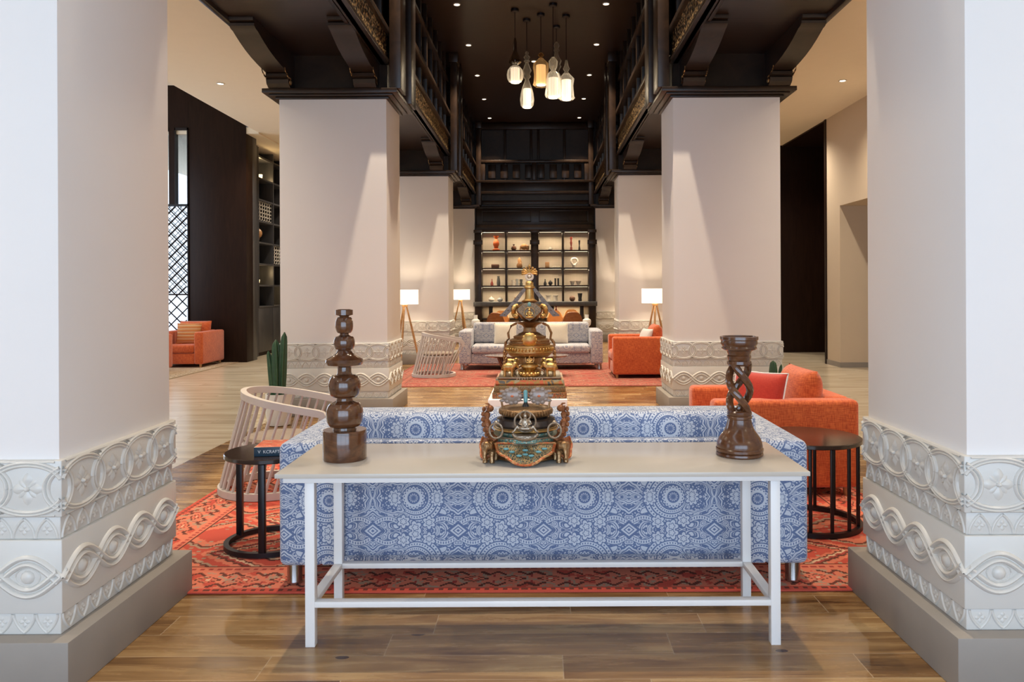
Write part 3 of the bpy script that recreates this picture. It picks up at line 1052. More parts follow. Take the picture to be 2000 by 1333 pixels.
# ================================================================== RUGS
def rug(name, label, x, y, hx, hy, mat):
    b = NB()
    n = 24
    add_box(b, -hx, hx, -hy, hy, 0.001, .010, .003)
    o = obj(name, b, mat, None, (x, y, 0)); return tag(o, label, 'rug')
rug('kilim_rug', 'large coral red patterned kilim rug beneath the foreground sofa and side tables', .05, 5.36, 2.30, 1.70, kilim('kilim_front', 2.30, 1.70))
rug('kilim_rug', 'faded pink red patterned rug beneath the distant sofa facing the camera', .0, 13.2, 2.30, 1.80, kilim('kilim_back', 2.30, 1.80, faded=True))
rug('pale_rug', 'beige patterned rug beneath the orange armchair with striped cushion', -7.7, 14.0, 1.75, 1.45, kilim('kilim_pale', 1.75, 1.45, True))

# ================================================================== SOFAS
def make_sofa(label, loc, rotz, mat):
    """front towards local -y, back face at local y = .48"""
    t = thing('sofa', label, 'sofa', loc, rotz, 'patterned sofas')
    Wd, D = 1.28, .48
    for s in (-1, 1):
        b = NB(); add_box(b, *sorted((s * 1.06, s * Wd)), -D, D, .11, .708, .035, 4); obj('arm', b, mat, t)
    b = NB()
    add_box(b, -1.058, 1.058, D - .17, D - .05, .12, .706, .012, 3)
    for s in (-1, 1): add_box(b, *sorted((s * .97, s * 1.075)), D - .12, D - .006, .115, .706, .012, 3)
    add_box(b, -1.0, 1.0, D - .10, D - .02, .115, .15, .01, 2)
    obj('back_frame', b, mat, t)
    b = NB(); add_box(b, -1.058, 1.058, -D + .03, D - .17, .12, .30, .015, 3); obj('base', b, mat, t)
    for s in (-1, 1):
        b = NB(); add_box(b, *sorted((s * .004, s * 1.055)), -D - .01, D - .36, .30, .45, .045, 4); obj('seat_cushion', b, mat, t)
        b = NB(); add_box(b, *sorted((s * .003, s * 1.073)), D - .38, D - .125, .45, .83, .055, 5)
        o = obj('back_cushion', b, mat, t)
    for sx in (-1, 1):
        for sy in (-1, 1):
            b = NB(); add_lathe(b, [(.036, 0.006), (.038, .012), (.036, .02), (.036, .115)], 24, (sx * 1.225, sy * .40, 0)); obj('leg', b, M_chrome, t, label='chrome leg')
    return t
sofa1 = make_sofa('blue and white damask sofa seen from behind, back of the white console table', (.115, 4.18, 0.004), PI, M_damask)
sofa2 = make_sofa('distant patterned sofa facing the camera with two cream cushions', (-.05, 14.12, 0.004), 0, M_damask2)

def scatter_cushion(name, label, loc, w, h, t, tilt, rz, mat, group=None, pipe=None):
    M = Matrix.Rotation(rz, 4, 'Z') @ Matrix.Rotation(tilt, 4, 'X')
    b = NB(); add_cushion(b, w, h, t, M)
    o = obj(name, b, mat, None, loc, angle=80); tag(o, label, 'cushion', group)
    if pipe:
        b = NB()
        pts = []
        n = 18; pinch = .05
        for k in range(n): pts.append((-1 + 2 * k / n, -1))
        for k in range(n): pts.append((1, -1 + 2 * k / n))
        for k in range(n): pts.append((1 - 2 * k / n, 1))
        for k in range(n): pts.append((-1, 1 - 2 * k / n))
        P3 = [M @ Vector((u * w / 2 * (1 - pinch * (1 - v * v) * u * u), 0, v * h / 2 * (1 - pinch * (1 - u * u) * v * v))) for u, v in pts]
        add_tube(b, P3, .006, 6, closed=True)
        obj('piping', b, pipe, o, label='white piping')
    return o
scatter_cushion('cushion', 'cream square cushion on the left half of the distant sofa', (-.52, 14.07, .635), .42, .40, .15, -.22, 0, M_creamfab, 'cream cushions on the distant sofa')
scatter_cushion('cushion', 'cream square cushion on the right half of the distant sofa', (.42, 14.07, .635), .42, .40, .15, -.22, 0, M_creamfab, 'cream cushions on the distant sofa')

# ================================================================== CONSOLE TABLES
def make_console(label, loc):
    t = thing('console_table', label, 'table', loc)
    lx, ly = .965, .2375
    w = .0386
    b = NB(); add_box(b, -1.066, 1.066, -.30, .30, .700, .718, .002); obj('tabletop', b, M_tabletop, t)
    b = NB()
    add_box(b, -1.04, 1.04, -.275, -.24, .676, .700, .001); add_box(b, -1.04, 1.04, .24, .275, .676, .700, .001)
    add_box(b, -1.04, -1.01, -.24, .24, .676, .700, .001); add_box(b, 1.01, 1.04, -.24, .24, .676, .700, .001)
    obj('apron', b, M_white, t)
    for sx in (-1, 1):
        for sy in (-1, 1):
            x1 = sx * lx; x0 = sx * (lx - w); yy = sy * ly
            b = NB(); add_box(b, *sorted((x0, x1)), *sorted((yy, yy - sy * w)), 0, .676, .001); obj('leg', b, M_white, t)
    for sy in (-1, 1):
        b = NB(); add_box(b, -lx + w, lx - w, *sorted((sy * ly, sy * (ly - w))), .160, .183, .001); obj('stretcher', b, M_white, t)
    for sx in (-1, 1):
        b = NB(); add_box(b, *sorted((sx * lx, sx * (lx - w))), -ly + w, ly - w, .160, .183, .001); obj('stretcher', b, M_white, t)
    return t
console = make_console('long white console table with open metal frame behind the blue sofa', (.108, 3.3535, 0))
dup(console, (-.05, 14.98, 0), 0, 'white console table mostly hidden behind the distant sofa')

# ================================================================== TURNED CANDLE HOLDER
def holder(name, label, loc, prof, mat):
    b = NB(); add_lathe(b, prof, 48); return tag(obj(name, b, mat, None, loc, angle=32), label, 'candle holder')
def ball(z0, z1, r, rn, n=9, p=.75):
    out = []
    for k in range(n + 1):
        a = PI * k / n
        out.append((rn + (r - rn) * math.sin(a) ** p, z0 + (z1 - z0) * (1 - math.cos(a)) / 2))
    return out
c3 = []
c3 += [(0, 0), (.091, 0), (.093, .004), (.093, .124), (.091, .128), (.05, .128), (.048, .138)]
c3 += ball(.140, .245, .079, .050)
c3 += [(.036, .252), (.033, .262)]
c3 += ball(.266, .366, .069, .034)
c3 += [(.030, .372), (.029, .398), (.034, .402), (.074, .408), (.081, .420), (.078, .432), (.052, .446), (.036, .458), (.030, .470)]
c3 += ball(.474, .532, .045, .028)
c3 += [(.020, .537), (.019, .542)]
c3 += ball(.544, .616, .038, .020)
c3 += [(.022, .620), (.037, .624), (.037, .646), (.030, .648), (.028, .640), (0, .640)]
holder('candle_holder', 'tall dark turned wooden candle holder with stacked balls, left on the console', (-.747, 3.33, .718), c3, M_walnut)

# twisted candle holder
th = thing('candle_holder', 'brown carved wooden candle holder with open twisted stem, right on the console', 'candle holder', (.975, 3.37, .718))
b = NB()
pr = [(0, 0), (.098, 0), (.102, .006), (.100, .014), (.097, .016), (.102, .022), (.102, .032), (.098, .036), (.099, .044)]
pr += [(.096, .060), (.088, .078), (.076, .094), (.066, .108), (.058, .125), (.053, .145), (.050, .158)]
pr += [(.054, .162), (.054, .172), (.050, .175), (.053, .180), (.053, .190), (.047, .196), (0, .198)]
add_lathe(b, pr, 40); obj('base', b, M_walnut2, th)
for q in range(3):
    b = NB(); pts = []; rr = []
    for k in range(25):
        tt = k / 24; a = q * 2 * PI / 3 - tt * 1.25 * PI + 3.6
        R = .037 + .008 * math.sin(PI * tt)
        pts.append((R * math.cos(a), R * math.sin(a), .188 + .212 * tt)); rr.append(.0165)
    add_tube(b, pts, rr, 10); obj('twisted_strand', b, M_walnut2, th)
b = NB()
add_lathe(b, [(0, .390), (.046, .392), (.052, .400), (.052, .412), (.047, .416), (.050, .424), (.052, .434), (.048, .440), (.052, .450), (.054, .458),
              (.072, .464), (.076, .470), (.073, .478), (.079, .490), (.078, .503), (.082, .508), (.082, .520), (.072, .521), (.068, .500), (.062, .490), (0, .488)], 40)
obj('cup', b, M_walnut2, th)

# ================================================================== SIDE TABLES
def side_table(label, loc, R, z, nleg, legr, a0):
    t = thing('side_table', label, 'table', loc, 0, 'round black side tables')
    b = NB(); add_lathe(b, [(0, z - .026), (R - .004, z - .026), (R, z - .022), (R, z - .004), (R - .004, z), (0, z)], 56); obj('tabletop', b, M_blacktop, t)
    b = NB(); add_tube(b, [(R * .955 * math.cos(2 * PI * i / 56), R * .955 * math.sin(2 * PI * i / 56), .028) for i in range(56)], 1, closed=True, rect=(.014, .013)); obj('base_ring', b, M_black, t)
    for i in range(nleg):
        a = a0 + 2 * PI * i / nleg
        b = NB(); x, y = R * .93 * math.cos(a), R * .93 * math.sin(a)
        add_box(b, x - legr, x + legr, y - legr, y + legr, .03, z - .026, .003); obj('leg', b, M_black, t)
    return t
side_table('small round black side table with a book, left end of the blue sofa', (-1.425, 4.365, 0), .255, .54, 3, .017, math.radians(-83))
side_table('round black side table with many thin legs, right end of the blue sofa', (1.735, 4.70, 0), .315, .545, 15, .0092, math.radians(-82))
# book
bk = thing('book', 'thick book with red patterned cover and dark blue spine on the small black side table', 'book', (-1.32, 4.31, .541), math.radians(6))
b = NB(); add_box(b, -.150, .140, -.092, .105, .004, .046, .001); obj('pages', b, M_ceramic, bk)
def cover_mat():
    m = Mat('red_patterned_cover', (.6, .1, .05), .3)
    n = m.noise(m.coords('UV', scale=(1, 2.4, 1)), 14, 3, .6, 1.5)
    m.color(m.ramp(n, [(.38, (.55, .08, .03)), (.48, (.75, .20, .10)), (.56, (.35, .08, .03)), (.62, (.75, .55, .4))], 'CONSTANT')); return m.m
b = NB(); add_box(b, -.155, .145, -.097, .110, .046, .050, .001); obj('front_cover', b, cover_mat(), bk)
b = NB(); add_box(b, -.155, .145, -.097, .110, 0, .004, .001); obj('rear_cover', b, M_black, bk)
b = NB(); add_box(b, -.155, .145, -.101, -.093, 0, .050, .002); obj('spine', b, plain('dark_blue_spine', (.02, .05, .08), .4), bk)
fc = bpy.data.curves.new('spine_title', 'FONT'); fc.body = 'V  KCRAFT'; fc.size = .024; fc.extrude = .0004; fc.align_x = 'CENTER'; fc.align_y = 'CENTER'
fo_ = bpy.data.objects.new('spine_title_curve', fc); fo = bpy.data.objects.new('spine_title', bpy.data.meshes.new_from_object(fo_)); bpy.data.objects.remove(fo_); COL.objects.link(fo); fo.parent = bk; fo.location = (-.075, -.1022, .025); fo.rotation_euler = (PI / 2, 0, 0); fo.data.materials.clear(); fo.data.materials.append(M_white)

# ================================================================== ARMCHAIRS
def make_armchair(label, loc, rotz):
    t = thing('armchair', label, 'armchair', loc, rotz, 'orange armchairs')
    w, d = .465, .50
    for s in (-1, 1):
        b = NB(); add_box(b, *sorted((s * (w - .17), s * w)), -d, d, .065, .670, .035, 4); obj('arm', b, M_orange, t)
    b = NB(); add_box(b, -w + .165, w - .165, d - .2, d - .003, .07, .672, .03, 4); obj('back_frame', b, M_orange, t)
    b = NB(); add_box(b, -w + .168, w - .168, -d + .02, d - .19, .07, .27, .015, 3); obj('base', b, M_orange, t)
    b = NB(); add_box(b, -w + .172, w - .172, -d - .005, d - .20, .27, .43, .045, 4); obj('seat_cushion', b, M_orange, t)
    M = Matrix.Translation((0, d - .27, .635)) @ Matrix.Rotation(-.16, 4, 'X')
    b = NB(); add_cushion(b, .62, .44, .24, M, 18, pinch=.02); obj('back_cushion', b, M_orange, t, angle=80)
    for sx in (-1, 1):
        for sy in (-1, 1):
            b = NB(); add_lathe(b, [(.018, 0), (.026, .066)], 16, (sx * (w - .07), sy * (d - .07), .006)); obj('leg', b, M_oak, t, label='pale wooden leg')
    return t
arm0 = make_armchair('large orange woven armchair with a red cushion beside the right side table', (1.80, 5.74, 0.004), -PI / 2)
dup(arm0, (1.78, 12.77, 0.004), -PI / 2, 'distant orange armchair facing left, at the right end of the patterned sofa')
dup(arm0, (-6.66, 14.86, 0.004), 0, 'orange armchair with striped cushion in front of the dark wall panel')
dup(arm0, (-7.02, 13.42, 0.004), PI / 2, 'orange armchair mostly hidden behind the nearest left pillar')
scatter_cushion('cushion', 'bright red cushion with white piping on the large orange armchair', (1.66, 5.50, .655), .42, .40, .14, -.28, -PI / 2 + .75, M_redfab, None, M_piping)
scatter_cushion('cushion', 'small pale grey cushion on the distant orange armchair', (1.84, 12.62, .64), .34, .32, .12, -.35, -PI / 2 + .35, M_greyfab)
scatter_cushion('cushion', 'brown and cream striped cushion on the orange armchair by the dark panel', (-6.66, 14.82, .62), .46, .42, .14, -.25, .1, M_striped)

# ================================================================== WHITE SLATTED TUB CHAIRS
def make_tub(label, loc, rotz=0):
    t = thing('slatted_chair', label, 'chair', loc, rotz, 'whitewashed slatted tub chairs')
    RB = .345
    # rail path: opening towards +x
    def rail_pt(a):      # a: 0..1 from near end round the back to the far end
        ang = math.radians(-52 - 256 * a)           # goes through 180 deg at the back
        x = .335 * math.cos(ang) + .16; y = .335 * math.sin(ang)
        if x > .16 + .1: pass
        z = .70 - .10 * max(0, (x + .175)) / .55
        return Vector((x, y, z))
    path = []
    end = .43
    y0 = -.335
    for k in range(6): path.append(Vector((end - k * .05, y0 * (.97 + .03 * min(1, k / 3)), 0)))
    for k in range(1, 24):
        ang = -PI / 2 - PI * k / 24
        path.append(Vector((.18 + .36 * math.cos(ang) * 1.0, .335 * math.sin(ang), 0)))
    for k in range(6): path.append(Vector((end - (5 - k) * .05, -y0 * (.97 + .03 * min(1, (5 - k) / 3)), 0)))
    for p in path: p.z = .715 - .115 * (p.x + .18) / .61
    # rounded drop at both arm ends
    def dropend(p, s): return [Vector((p.x + .030, p.y, p.z - .008)), Vector((p.x + .045, p.y, p.z - .035)), Vector((p.x + .048, p.y, p.z - .09))]
    full = dropend(path[0], 1)[::-1] + path + dropend(path[-1], -1)
    b = NB(); add_tube(b, full, 1, rect=(.020, .024)); 
    obj('top_rail', b, M_chairwhite, t, angle=50)
    b = NB(); add_tube(b, [(RB * math.cos(2 * PI * i / 48), RB * math.sin(2 * PI * i / 48), .034) for i in range(48)], 1, closed=True, rect=(.020, .024)); obj('base_ring', b, M_chairwhite, t, angle=50)
    # slats
    L = [0]
    for a, c in zip(path, path[1:]): L.append(L[-1] + (c - a).length)
    n = 27
    for i in range(n):
        s = L[-1] * i / (n - 1)
        k = max(j for j in range(len(L)) if L[j] <= s + 1e-9); k = min(k, len(path) - 2)
        f = (s - L[k]) / (L[k + 1] - L[k]); top = path[k].lerp(path[k + 1], f)
        ang = math.radians(-48 - 264 * i / (n - 1))
        bot = Vector((RB * math.cos(ang), RB * math.sin(ang), .05))
        if i in (0, n - 1): top = top + Vector((.046, 0, -.06))
        b = NB(); add_tube(b, [bot, bot.lerp(top, .5), top - Vector((0, 0, .012))], [.0115, .0105, .009], 8); obj('slat', b, M_chairwhite, t)
    b = NB(); add_lathe(b, [(0, .325), (.25, .325), (.26, .33), (.26, .348), (.25, .354), (0, .354)], 32, (.06, 0, 0)); obj('seat_frame', b, M_chairwhite, t)
    b = NB(); add_lathe(b, [(0, .355), (.23, .355), (.25, .362), (.255, .385), (.235, .40), (0, .405)], 32, (.07, 0, 0)); obj('seat_cushion', b, M_taupefab, t)
    for i in range(3):
        a = math.radians(60 + 120 * i)
        b = NB(); add_tube(b, [(.06 + .22 * math.cos(a), .22 * math.sin(a), .33), (.31 * math.cos(a), .31 * math.sin(a), .05)], .013, 8); obj('seat_leg', b, M_chairwhite, t)
    return t
tub = make_tub('whitewashed slatted tub chair behind the small black side table', (-1.85, 5.58, .004))
dup(tub, (-1.66, 12.80, .004), math.radians(8), 'distant slatted tub chair at the left end of the patterned sofa')

# ================================================================== CACTI
def cactus(label, loc, arms):
    t = thing('potted_cactus', label, 'plant', loc)
    b = NB(); add_lathe(b, [(0, 0), (.095, 0), (.115, .01), (.135, .12), (.14, .25), (.137, .34), (.125, .34), (.12, .30), (0, .30)], 32); obj('pot', b, M_pot, t)
    b = NB(); add_lathe(b, [(0, .305), (.118, .305)], 24, cap=False); obj('soil', b, M_soil, t)
    for (x, y, r, z1, lx, ly) in arms:
        b = NB(); pts = []; n = 14; rows = []
        for k in range(n + 1):
            q = k / n; z = .30 + (z1 - .30) * q
            rr = r * (.8 + .3 * math.sin(PI * min(1, q * 1.1)) ) * (1 if q < .86 else math.sqrt(max(0.02, 1 - ((q - .86) / .14) ** 2)))
            cx, cyy = x + lx * q * q, y + ly * q * q
            rows.append([b.verts.new((cx + rr * (1 + .28 * math.cos(5 * a)) * math.cos(a), cyy + rr * (1 + .28 * math.cos(5 * a)) * math.sin(a), z)) for a in [2 * PI * j / 30 for j in range(30)]])
        for A, B in zip(rows, rows[1:]):
            for j in range(30): b.faces.new((A[j], A[(j + 1) % 30], B[(j + 1) % 30], B[j]))
        b.faces.new(rows[-1])
        obj('stem', b, M_cactus, t, angle=80)
    return t
cactus('potted green cactus with upright arms behind the white slatted chair', (-2.70, 8.25, 0), [(-.02, 0, .042, .92, -.01, 0), (.03, .01, .034, 1.0, .03, 0), (-.065, -.01, .026, .80, -.045, 0)])
cactus('potted cactus whose tip shows above the large orange armchair', (2.64, 8.35, 0), [(0, 0, .036, .66, 0, 0), (.06, 0, .016, .62, .03, 0)])

# ================================================================== FLOOR LAMPS
def lamp(label, loc, rz):
    t = thing('floor_lamp', label, 'lamp', loc, rz, 'tripod floor lamps')
    b = NB()
    add_lathe(b, [(.25, 1.18), (.25, 1.45), (.246, 1.45), (.246, 1.18), (.25, 1.18)], 40, cap=False); obj('shade', b, M_shade, t)
    b = NB(); add_lathe(b, [(.05, 1.13), (.055, 1.14), (.055, 1.17), (.02, 1.18), (.018, 1.27), (0, 1.27)], 16); obj('hub', b, M_oak, t)
    b = NB()
    for q in range(3):
        a = 2 * PI * q / 3
        add_tube(b, [(0, 0, 1.19), (.248 * math.cos(a), .248 * math.sin(a), 1.19)], .003, 5)
    obj('shade_spider', b, M_black, t)
    for q in range(3):
        a = 2 * PI * q / 3 + .4
        b = NB(); add_tube(b, [(.03 * math.cos(a), .03 * math.sin(a), 1.155), (.16 * math.cos(a), .16 * math.sin(a), .6), (.29 * math.cos(a), .29 * math.sin(a), .004)], [.014, .022, .012], 8); obj('leg', b, M_oak, t)
    b = NB(); add_ball(b, (0, 0, 1.31), .035); obj('bulb', b, M_bulb, t)
    d = bpy.data.lights.new('lamp_light', 'POINT'); d.energy = 32; d.color = (1, .80, .55); d.shadow_soft_size = .045
    o = bpy.data.objects.new('lamp_light', d); o.parent = t; o.location = (0, 0, 1.31); COL.objects.link(o)
    return t
l0 = lamp('tripod floor lamp with cream drum shade at the left, beside the third left pillar', (-2.40, 14.30, 0), 0)
dup(l0, (-1.99, 20.45, 0), .9, 'tripod floor lamp with cream drum shade left of the display shelves')
dup(l0, (2.26, 14.30, 0), 2.0, 'tripod floor lamp with cream drum shade behind the distant orange armchair')
dup(l0, (2.40, 20.45, 0), 1.0, 'tripod floor lamp hidden behind the third right pillar')

# ================================================================== COFFEE TABLE
ct = thing('coffee_table', 'dark wooden oval coffee table with splayed legs in front of the distant sofa', 'table', (-.11, 12.75, .004))
b = NB(); add_lathe(b, [(0, .325), (.66, .325), (.705, .345), (.70, .352), (0, .352)], 56, sy=.55); obj('tabletop', b, M_walnut, ct)
for a in (35, 145, 215, 325):
    b = NB(); a = math.radians(a)
    add_tube(b, [(.55 * math.cos(a), .35 * math.sin(a), .33), (.42 * math.cos(a), .28 * math.sin(a), .008)], [.035, .02], 8); obj('leg', b, M_walnut, ct)

# ================================================================== WHITE PLINTH AND GOLDEN STUPA
b = NB(); add_box(b, -.408, .408, -.5, .5, 0, .31, .004)
tag(obj('display_plinth', b, plain('white_plinth_paint', (.74, .72, .76), .5), None, (-.024, 8.40, 0)), 'low white display plinth under the golden shrine ornament', 'plinth')

def elephant(bm, c, h, face=1):
    """small standing elephant, facing +x*face; h = height"""
    s = h
    cx, cyy, cz = c
    def P(x, y, z): return (cx + face * x * s, cyy + y * s, cz + z * s)
    add_ball(bm, P(-.12, 0, .60), s, (.42, .27, .30), 16)
    add_ball(bm, P(.30, 0, .74), s, (.19, .17, .21), 12)
    add_ball(bm, P(.24, .17, .72), s, (.13, .04, .18), 10); add_ball(bm, P(.24, -.17, .72), s, (.13, .04, .18), 10)
    for x in (-.36, .10):
        for y in (-.13, .13):
            add_tube(bm, [P(x, y, .6), P(x + .01, y, .3), P(x, y, .0)], [.115 * s, .085 * s, .10 * s], 8)
    add_tube(bm, [P(.42, 0, .72), P(.52, 0, .55), P(.54, 0, .36), P(.60, 0, .24), P(.68, 0, .26)], [.09 * s, .075 * s, .055 * s, .042 * s, .03 * s], 8)
    add_tube(bm, [P(-.52, 0, .66), P(-.57, 0, .5), P(-.55, 0, .34)], [.02 * s, .018 * s, .02 * s], 6)
    for y in (-.07, .07): add_tube(bm, [P(.44, y, .62), P(.55, y, .55)], [.025 * s, .012 * s], 6)
def remesh(o, size):
    m = o.modifiers.new('fuse', 'REMESH'); m.mode = 'VOXEL'; m.voxel_size = size; m.use_smooth_shade = True
def figure(bm, c, h, w=1):
    """small seated figure"""
    cx, cyy, cz = c
    add_ball(bm, (cx, cyy, cz + .12 * h), h, (.42 * w, .22, .13), 12)
    add_ball(bm, (cx, cyy, cz + .42 * h), h, (.20 * w, .15, .28), 12)
    add_ball(bm, (cx, cyy, cz + .80 * h), h, (.11, .11, .13), 12)
    add_ball(bm, (cx, cyy, cz + .95 * h), h, (.05, .05, .08), 8)
    for s in (-1, 1): add_tube(bm, [(cx + s * .18 * h * w, cyy, cz + .60 * h), (cx + s * .30 * h * w, cyy - .05 * h, cz + .38 * h), (cx + s * .08 * h, cyy - .18 * h, cz + .26 * h)], [.06 * h, .05 * h, .04 * h], 7)

st = thing('shrine_ornament', 'tall ornate golden shrine ornament with elephants and ribboned spire on the white plinth', 'ornament', (-.005, 8.38, .311))
def sq(z0, z1, w, d, bev=.006): 
    b = NB(); add_box(b, -w / 2, w / 2, -d / 2, d / 2, z0, z1, bev, 2); return b
obj('lower_base', sq(0, .062, .775, .80), M_mosaic2, st, label='red brown mosaic base')
obj('upper_base', sq(.062, .128, .745, .76), M_mosaic, st, label='dark mosaic tier')
b = NB()
add_prism(b, [(-.345, .128), (-.358, .15), (-.345, .185), (-.30, .195), (.30, .195), (.345, .185), (.358, .15), (.345, .128)], -.355, .355, 'x')
obj('lotus_moulding', b, inlay('striped_enamel', (.45, .12, .06), (.10, .10, .10), (.30, .28, .2), 16), st, label='orange and grey enamelled moulding')
obj('platform', sq(.195, .215, .665, .66, .008), M_pewter, st, label='silvery platform')
for s in (-1, 1):
    for yy in (-.24, .24):
        b = NB(); elephant(b, (s * .205, yy, .215), .165, -s)
        o = obj('elephant', b, M_gold, st, label='golden elephant', angle=80); remesh(o, .006)
b = NB(); add_lathe(b, [(0, .215), (.10, .215), (.115, .235), (.085, .255), (.060, .275), (.082, .300), (.096, .315), (.094, .335), (.075, .345), (0, .345)], 32, (0, -.22, 0))
for i in range(14):
    a = 2 * PI * i / 14; add_ball(b, (.098 * math.cos(a), -.22 + .098 * math.sin(a), .245), .024, (1, 1, .9), 8)
obj('lotus_pedestal', b, M_gold, st)
b = NB(); figure(b, (0, -.22, .345), .10); o = obj('seated_figure', b, M_gold, st, angle=80); remesh(o, .004)
b = NB(); add_torus(b, (0, -.20, .395), .045, .006, 'y', 20, 6, sy=1.2); obj('halo', b, M_gold, st)
b = NB()
for s in (-1, 1):
    for q in range(2):
        pts = [(s * (.06 + .10 * math.sin(t * 3)), -.25 + q * .02, .235 + .03 * q + .07 * math.cos(t * 3)) for t in [k / 9 for k in range(10)]]
        add_tube(b, pts, [.010 - .0006 * k for k in range(10)], 6)
    for k in range(5): add_ball(b, (s * (.02 + .028 * k), -.335, .20 - .005 * k), .018, (.6, .6, 1.2), 8)
obj('scrollwork', b, M_pewter, st)
# side posts carrying the drum
for s in (-1, 1):
    for yy in (-.2, .2):
        b = NB(); add_tube(b, [(s * .262, yy, .215), (s * .268, yy, .34), (s * .275, yy, .46), (s * .255, yy, .58)], [.012, .008, .010, .005], 8)
        for z in (.36, .42, .47): add_ball(b, (s * .268, yy, z), .018, seg=8)
        obj('corner_post', b, M_bronze, st)
b = NB(); add_lathe(b, [(0, .40), (.19, .40), (.215, .415), (.235, .435), (.24, .452)], 40, cap=False)
add_lathe(b, [(.12, .215), (.12, .40), (.19, .40)], 24, cap=False); obj('drum_bowl', b, M_bronze, st)
b = NB(); add_lathe(b, [(.245, .452), (.255, .456), (.255, .470), (.248, .472), (.248, .512), (.255, .515), (.255, .530), (.24, .534), (0, .536)], 48, cap=False)
for i in range(40):
    a = 2 * PI * i / 40; add_ball(b, (.25 * math.cos(a), .25 * math.sin(a), .492), .014, (1, 1, 1.4), 6)
obj('drum_frieze', b, M_gold, st)
b = NB(); add_lathe(b, [(.225, .535), (.23, .555), (.215, .56), (.215, .575), (.225, .585), (.20, .60), (.175, .605), (.18, .625), (.14, .64), (.115, .66), (.075, .675), (.065, .72), (.085, .745), (.135, .765), (.15, .775), (.12, .785), (0, .79)], 40)
obj('stepped_roof', b, M_bronze, st)
b = NB(); add_lathe(b, [(0, 0), (.060, 0), (.075, .01), (.06, .022), (.03, .03), (0, .034)], 28)
for v in b.verts: v.co = Vector((v.co.x, -.215 - v.co.z, .60 + v.co.y))
for i in range(12):
    a = 2 * PI * i / 12; add_ball(b, (.07 * math.cos(a), -.215, .60 + .065 * math.sin(a)), .017, seg=8)
obj('face_medallion', b, M_gold, st)
for s in (-1, 1):
    b = NB(); add_tube(b, [(s * .14, -.02, .77), (s * .20, -.02, .74), (s * .235, -.02, .66), (s * .225, -.02, .60), (s * .26, -.02, .56), (s * .275, -.02, .52)], [.014, .012, .014, .012, .016, .008], 8); obj('serpent_bracket', b, M_bronze, st)
b = NB(); add_lathe(b, [(.05, .785), (.07, .80), (.10, .83), (.135, .88), (.15, .92), (.14, .95), (.10, .975), (.06, .99), (.085, 1.0), (.09, 1.01), (.05, 1.02)], 36)
obj('vase_body', b, M_bronze, st)
b = NB()
add_prism(b, [(0, .80), (.05, .83), (.125, .90), (.125, .93), (.06, .985), (0, 1.0), (-.06, .985), (-.125, .93), (-.125, .90), (-.05, .83)], -.165, -.14, 'y')
obj('shield_plaque', b, M_mosaic, st)
b = NB(); figure(b, (0, -.175, .825), .115); add_torus(b, (0, -.168, .89), .055, .005, 'y', 20, 6); o = obj('shield_figure', b, M_gold, st, angle=80)
b = NB(); add_ball(b, (0, -.165, .975), .02, (1, .5, 1.2), 10); obj('turquoise_jewel', b, M_turqstone, st)
b = NB()
for s in (-1, 1):
    for k in range(9):
        a = k / 8 * PI
        add_ball(b, (s * (.14 + .035 * math.sin(a)), -.06 + .02 * math.cos(3 * a), .90 + .055 * math.cos(a)), .028, (1, .8, 1), 8)
obj('gold_flower_cluster', b, M_gold, st)
b = NB(); add_lathe(b, [(.075, 1.0), (.08, 1.015), (.055, 1.03), (.048, 1.06), (.048, 1.14), (.062, 1.15), (.062, 1.165), (.05, 1.172), (.042, 1.19), (.045, 1.21), (.03, 1.225), (0, 1.23)], 28); obj('spire', b, M_gold, st)
for s in (-1, 1):
    b = NB()
    pts = [Vector((s * .045, -.02, 1.15)), Vector((s * .13, -.03, 1.04)), Vector((s * .21, -.035, .93)), Vector((s * .27, -.04, .865)), Vector((s * .325, -.04, .85))]
    add_tube(b, pts, [.7, .9, 1.15, 1.2, .2], rect=(.024, .004), up=Vector((0, 1, 0)))
    for k in range(7):
        p = pts[0].lerp(pts[3], k / 6); add_ball(b, p + Vector((0, -.008, 0)), .009, seg=6)
    obj('ribbon_wing', b, M_wing, st)
b = NB(); add_torus(b, (0, 0, 1.275), .036, .012, 'y', 24, 8); add_ball(b, (0, 0, 1.28), .018, seg=10)
obj('moon_ring', b, M_ceramic, st, label='white ring')
b = NB()
for k in range(9):
    a = PI * (k / 8); L = .085 + .015 * math.sin(a)
    add_tube(b, [(0, 0, 1.30), (.5 * L * math.cos(a), 0, 1.31 + .35 * L * math.sin(a)), (L * math.cos(a), 0, 1.305 + .75 * L * math.sin(a))], [.010, .014, .006], 6)
    add_ball(b, (.9 * L * math.cos(a), 0, 1.305 + .7 * L * math.sin(a)), .014, seg=8)
add_ball(b, (0, 0, 1.385), .016, (1, 1, 1.3), 8); add_tube(b, [(0, 0, 1.38), (0, 0, 1.42)], [.008, .002], 6)
obj('crest', b, M_gold, st)

# ================================================================== BRONZE BOWL ORNAMENT ON THE CONSOLE
sh = thing('bowl_ornament', 'ornate bronze ritual bowl ornament with twin crystal rosettes at the centre of the console', 'ornament', (.038, 3.36, .719)); sh.scale = (1, 1, .86)
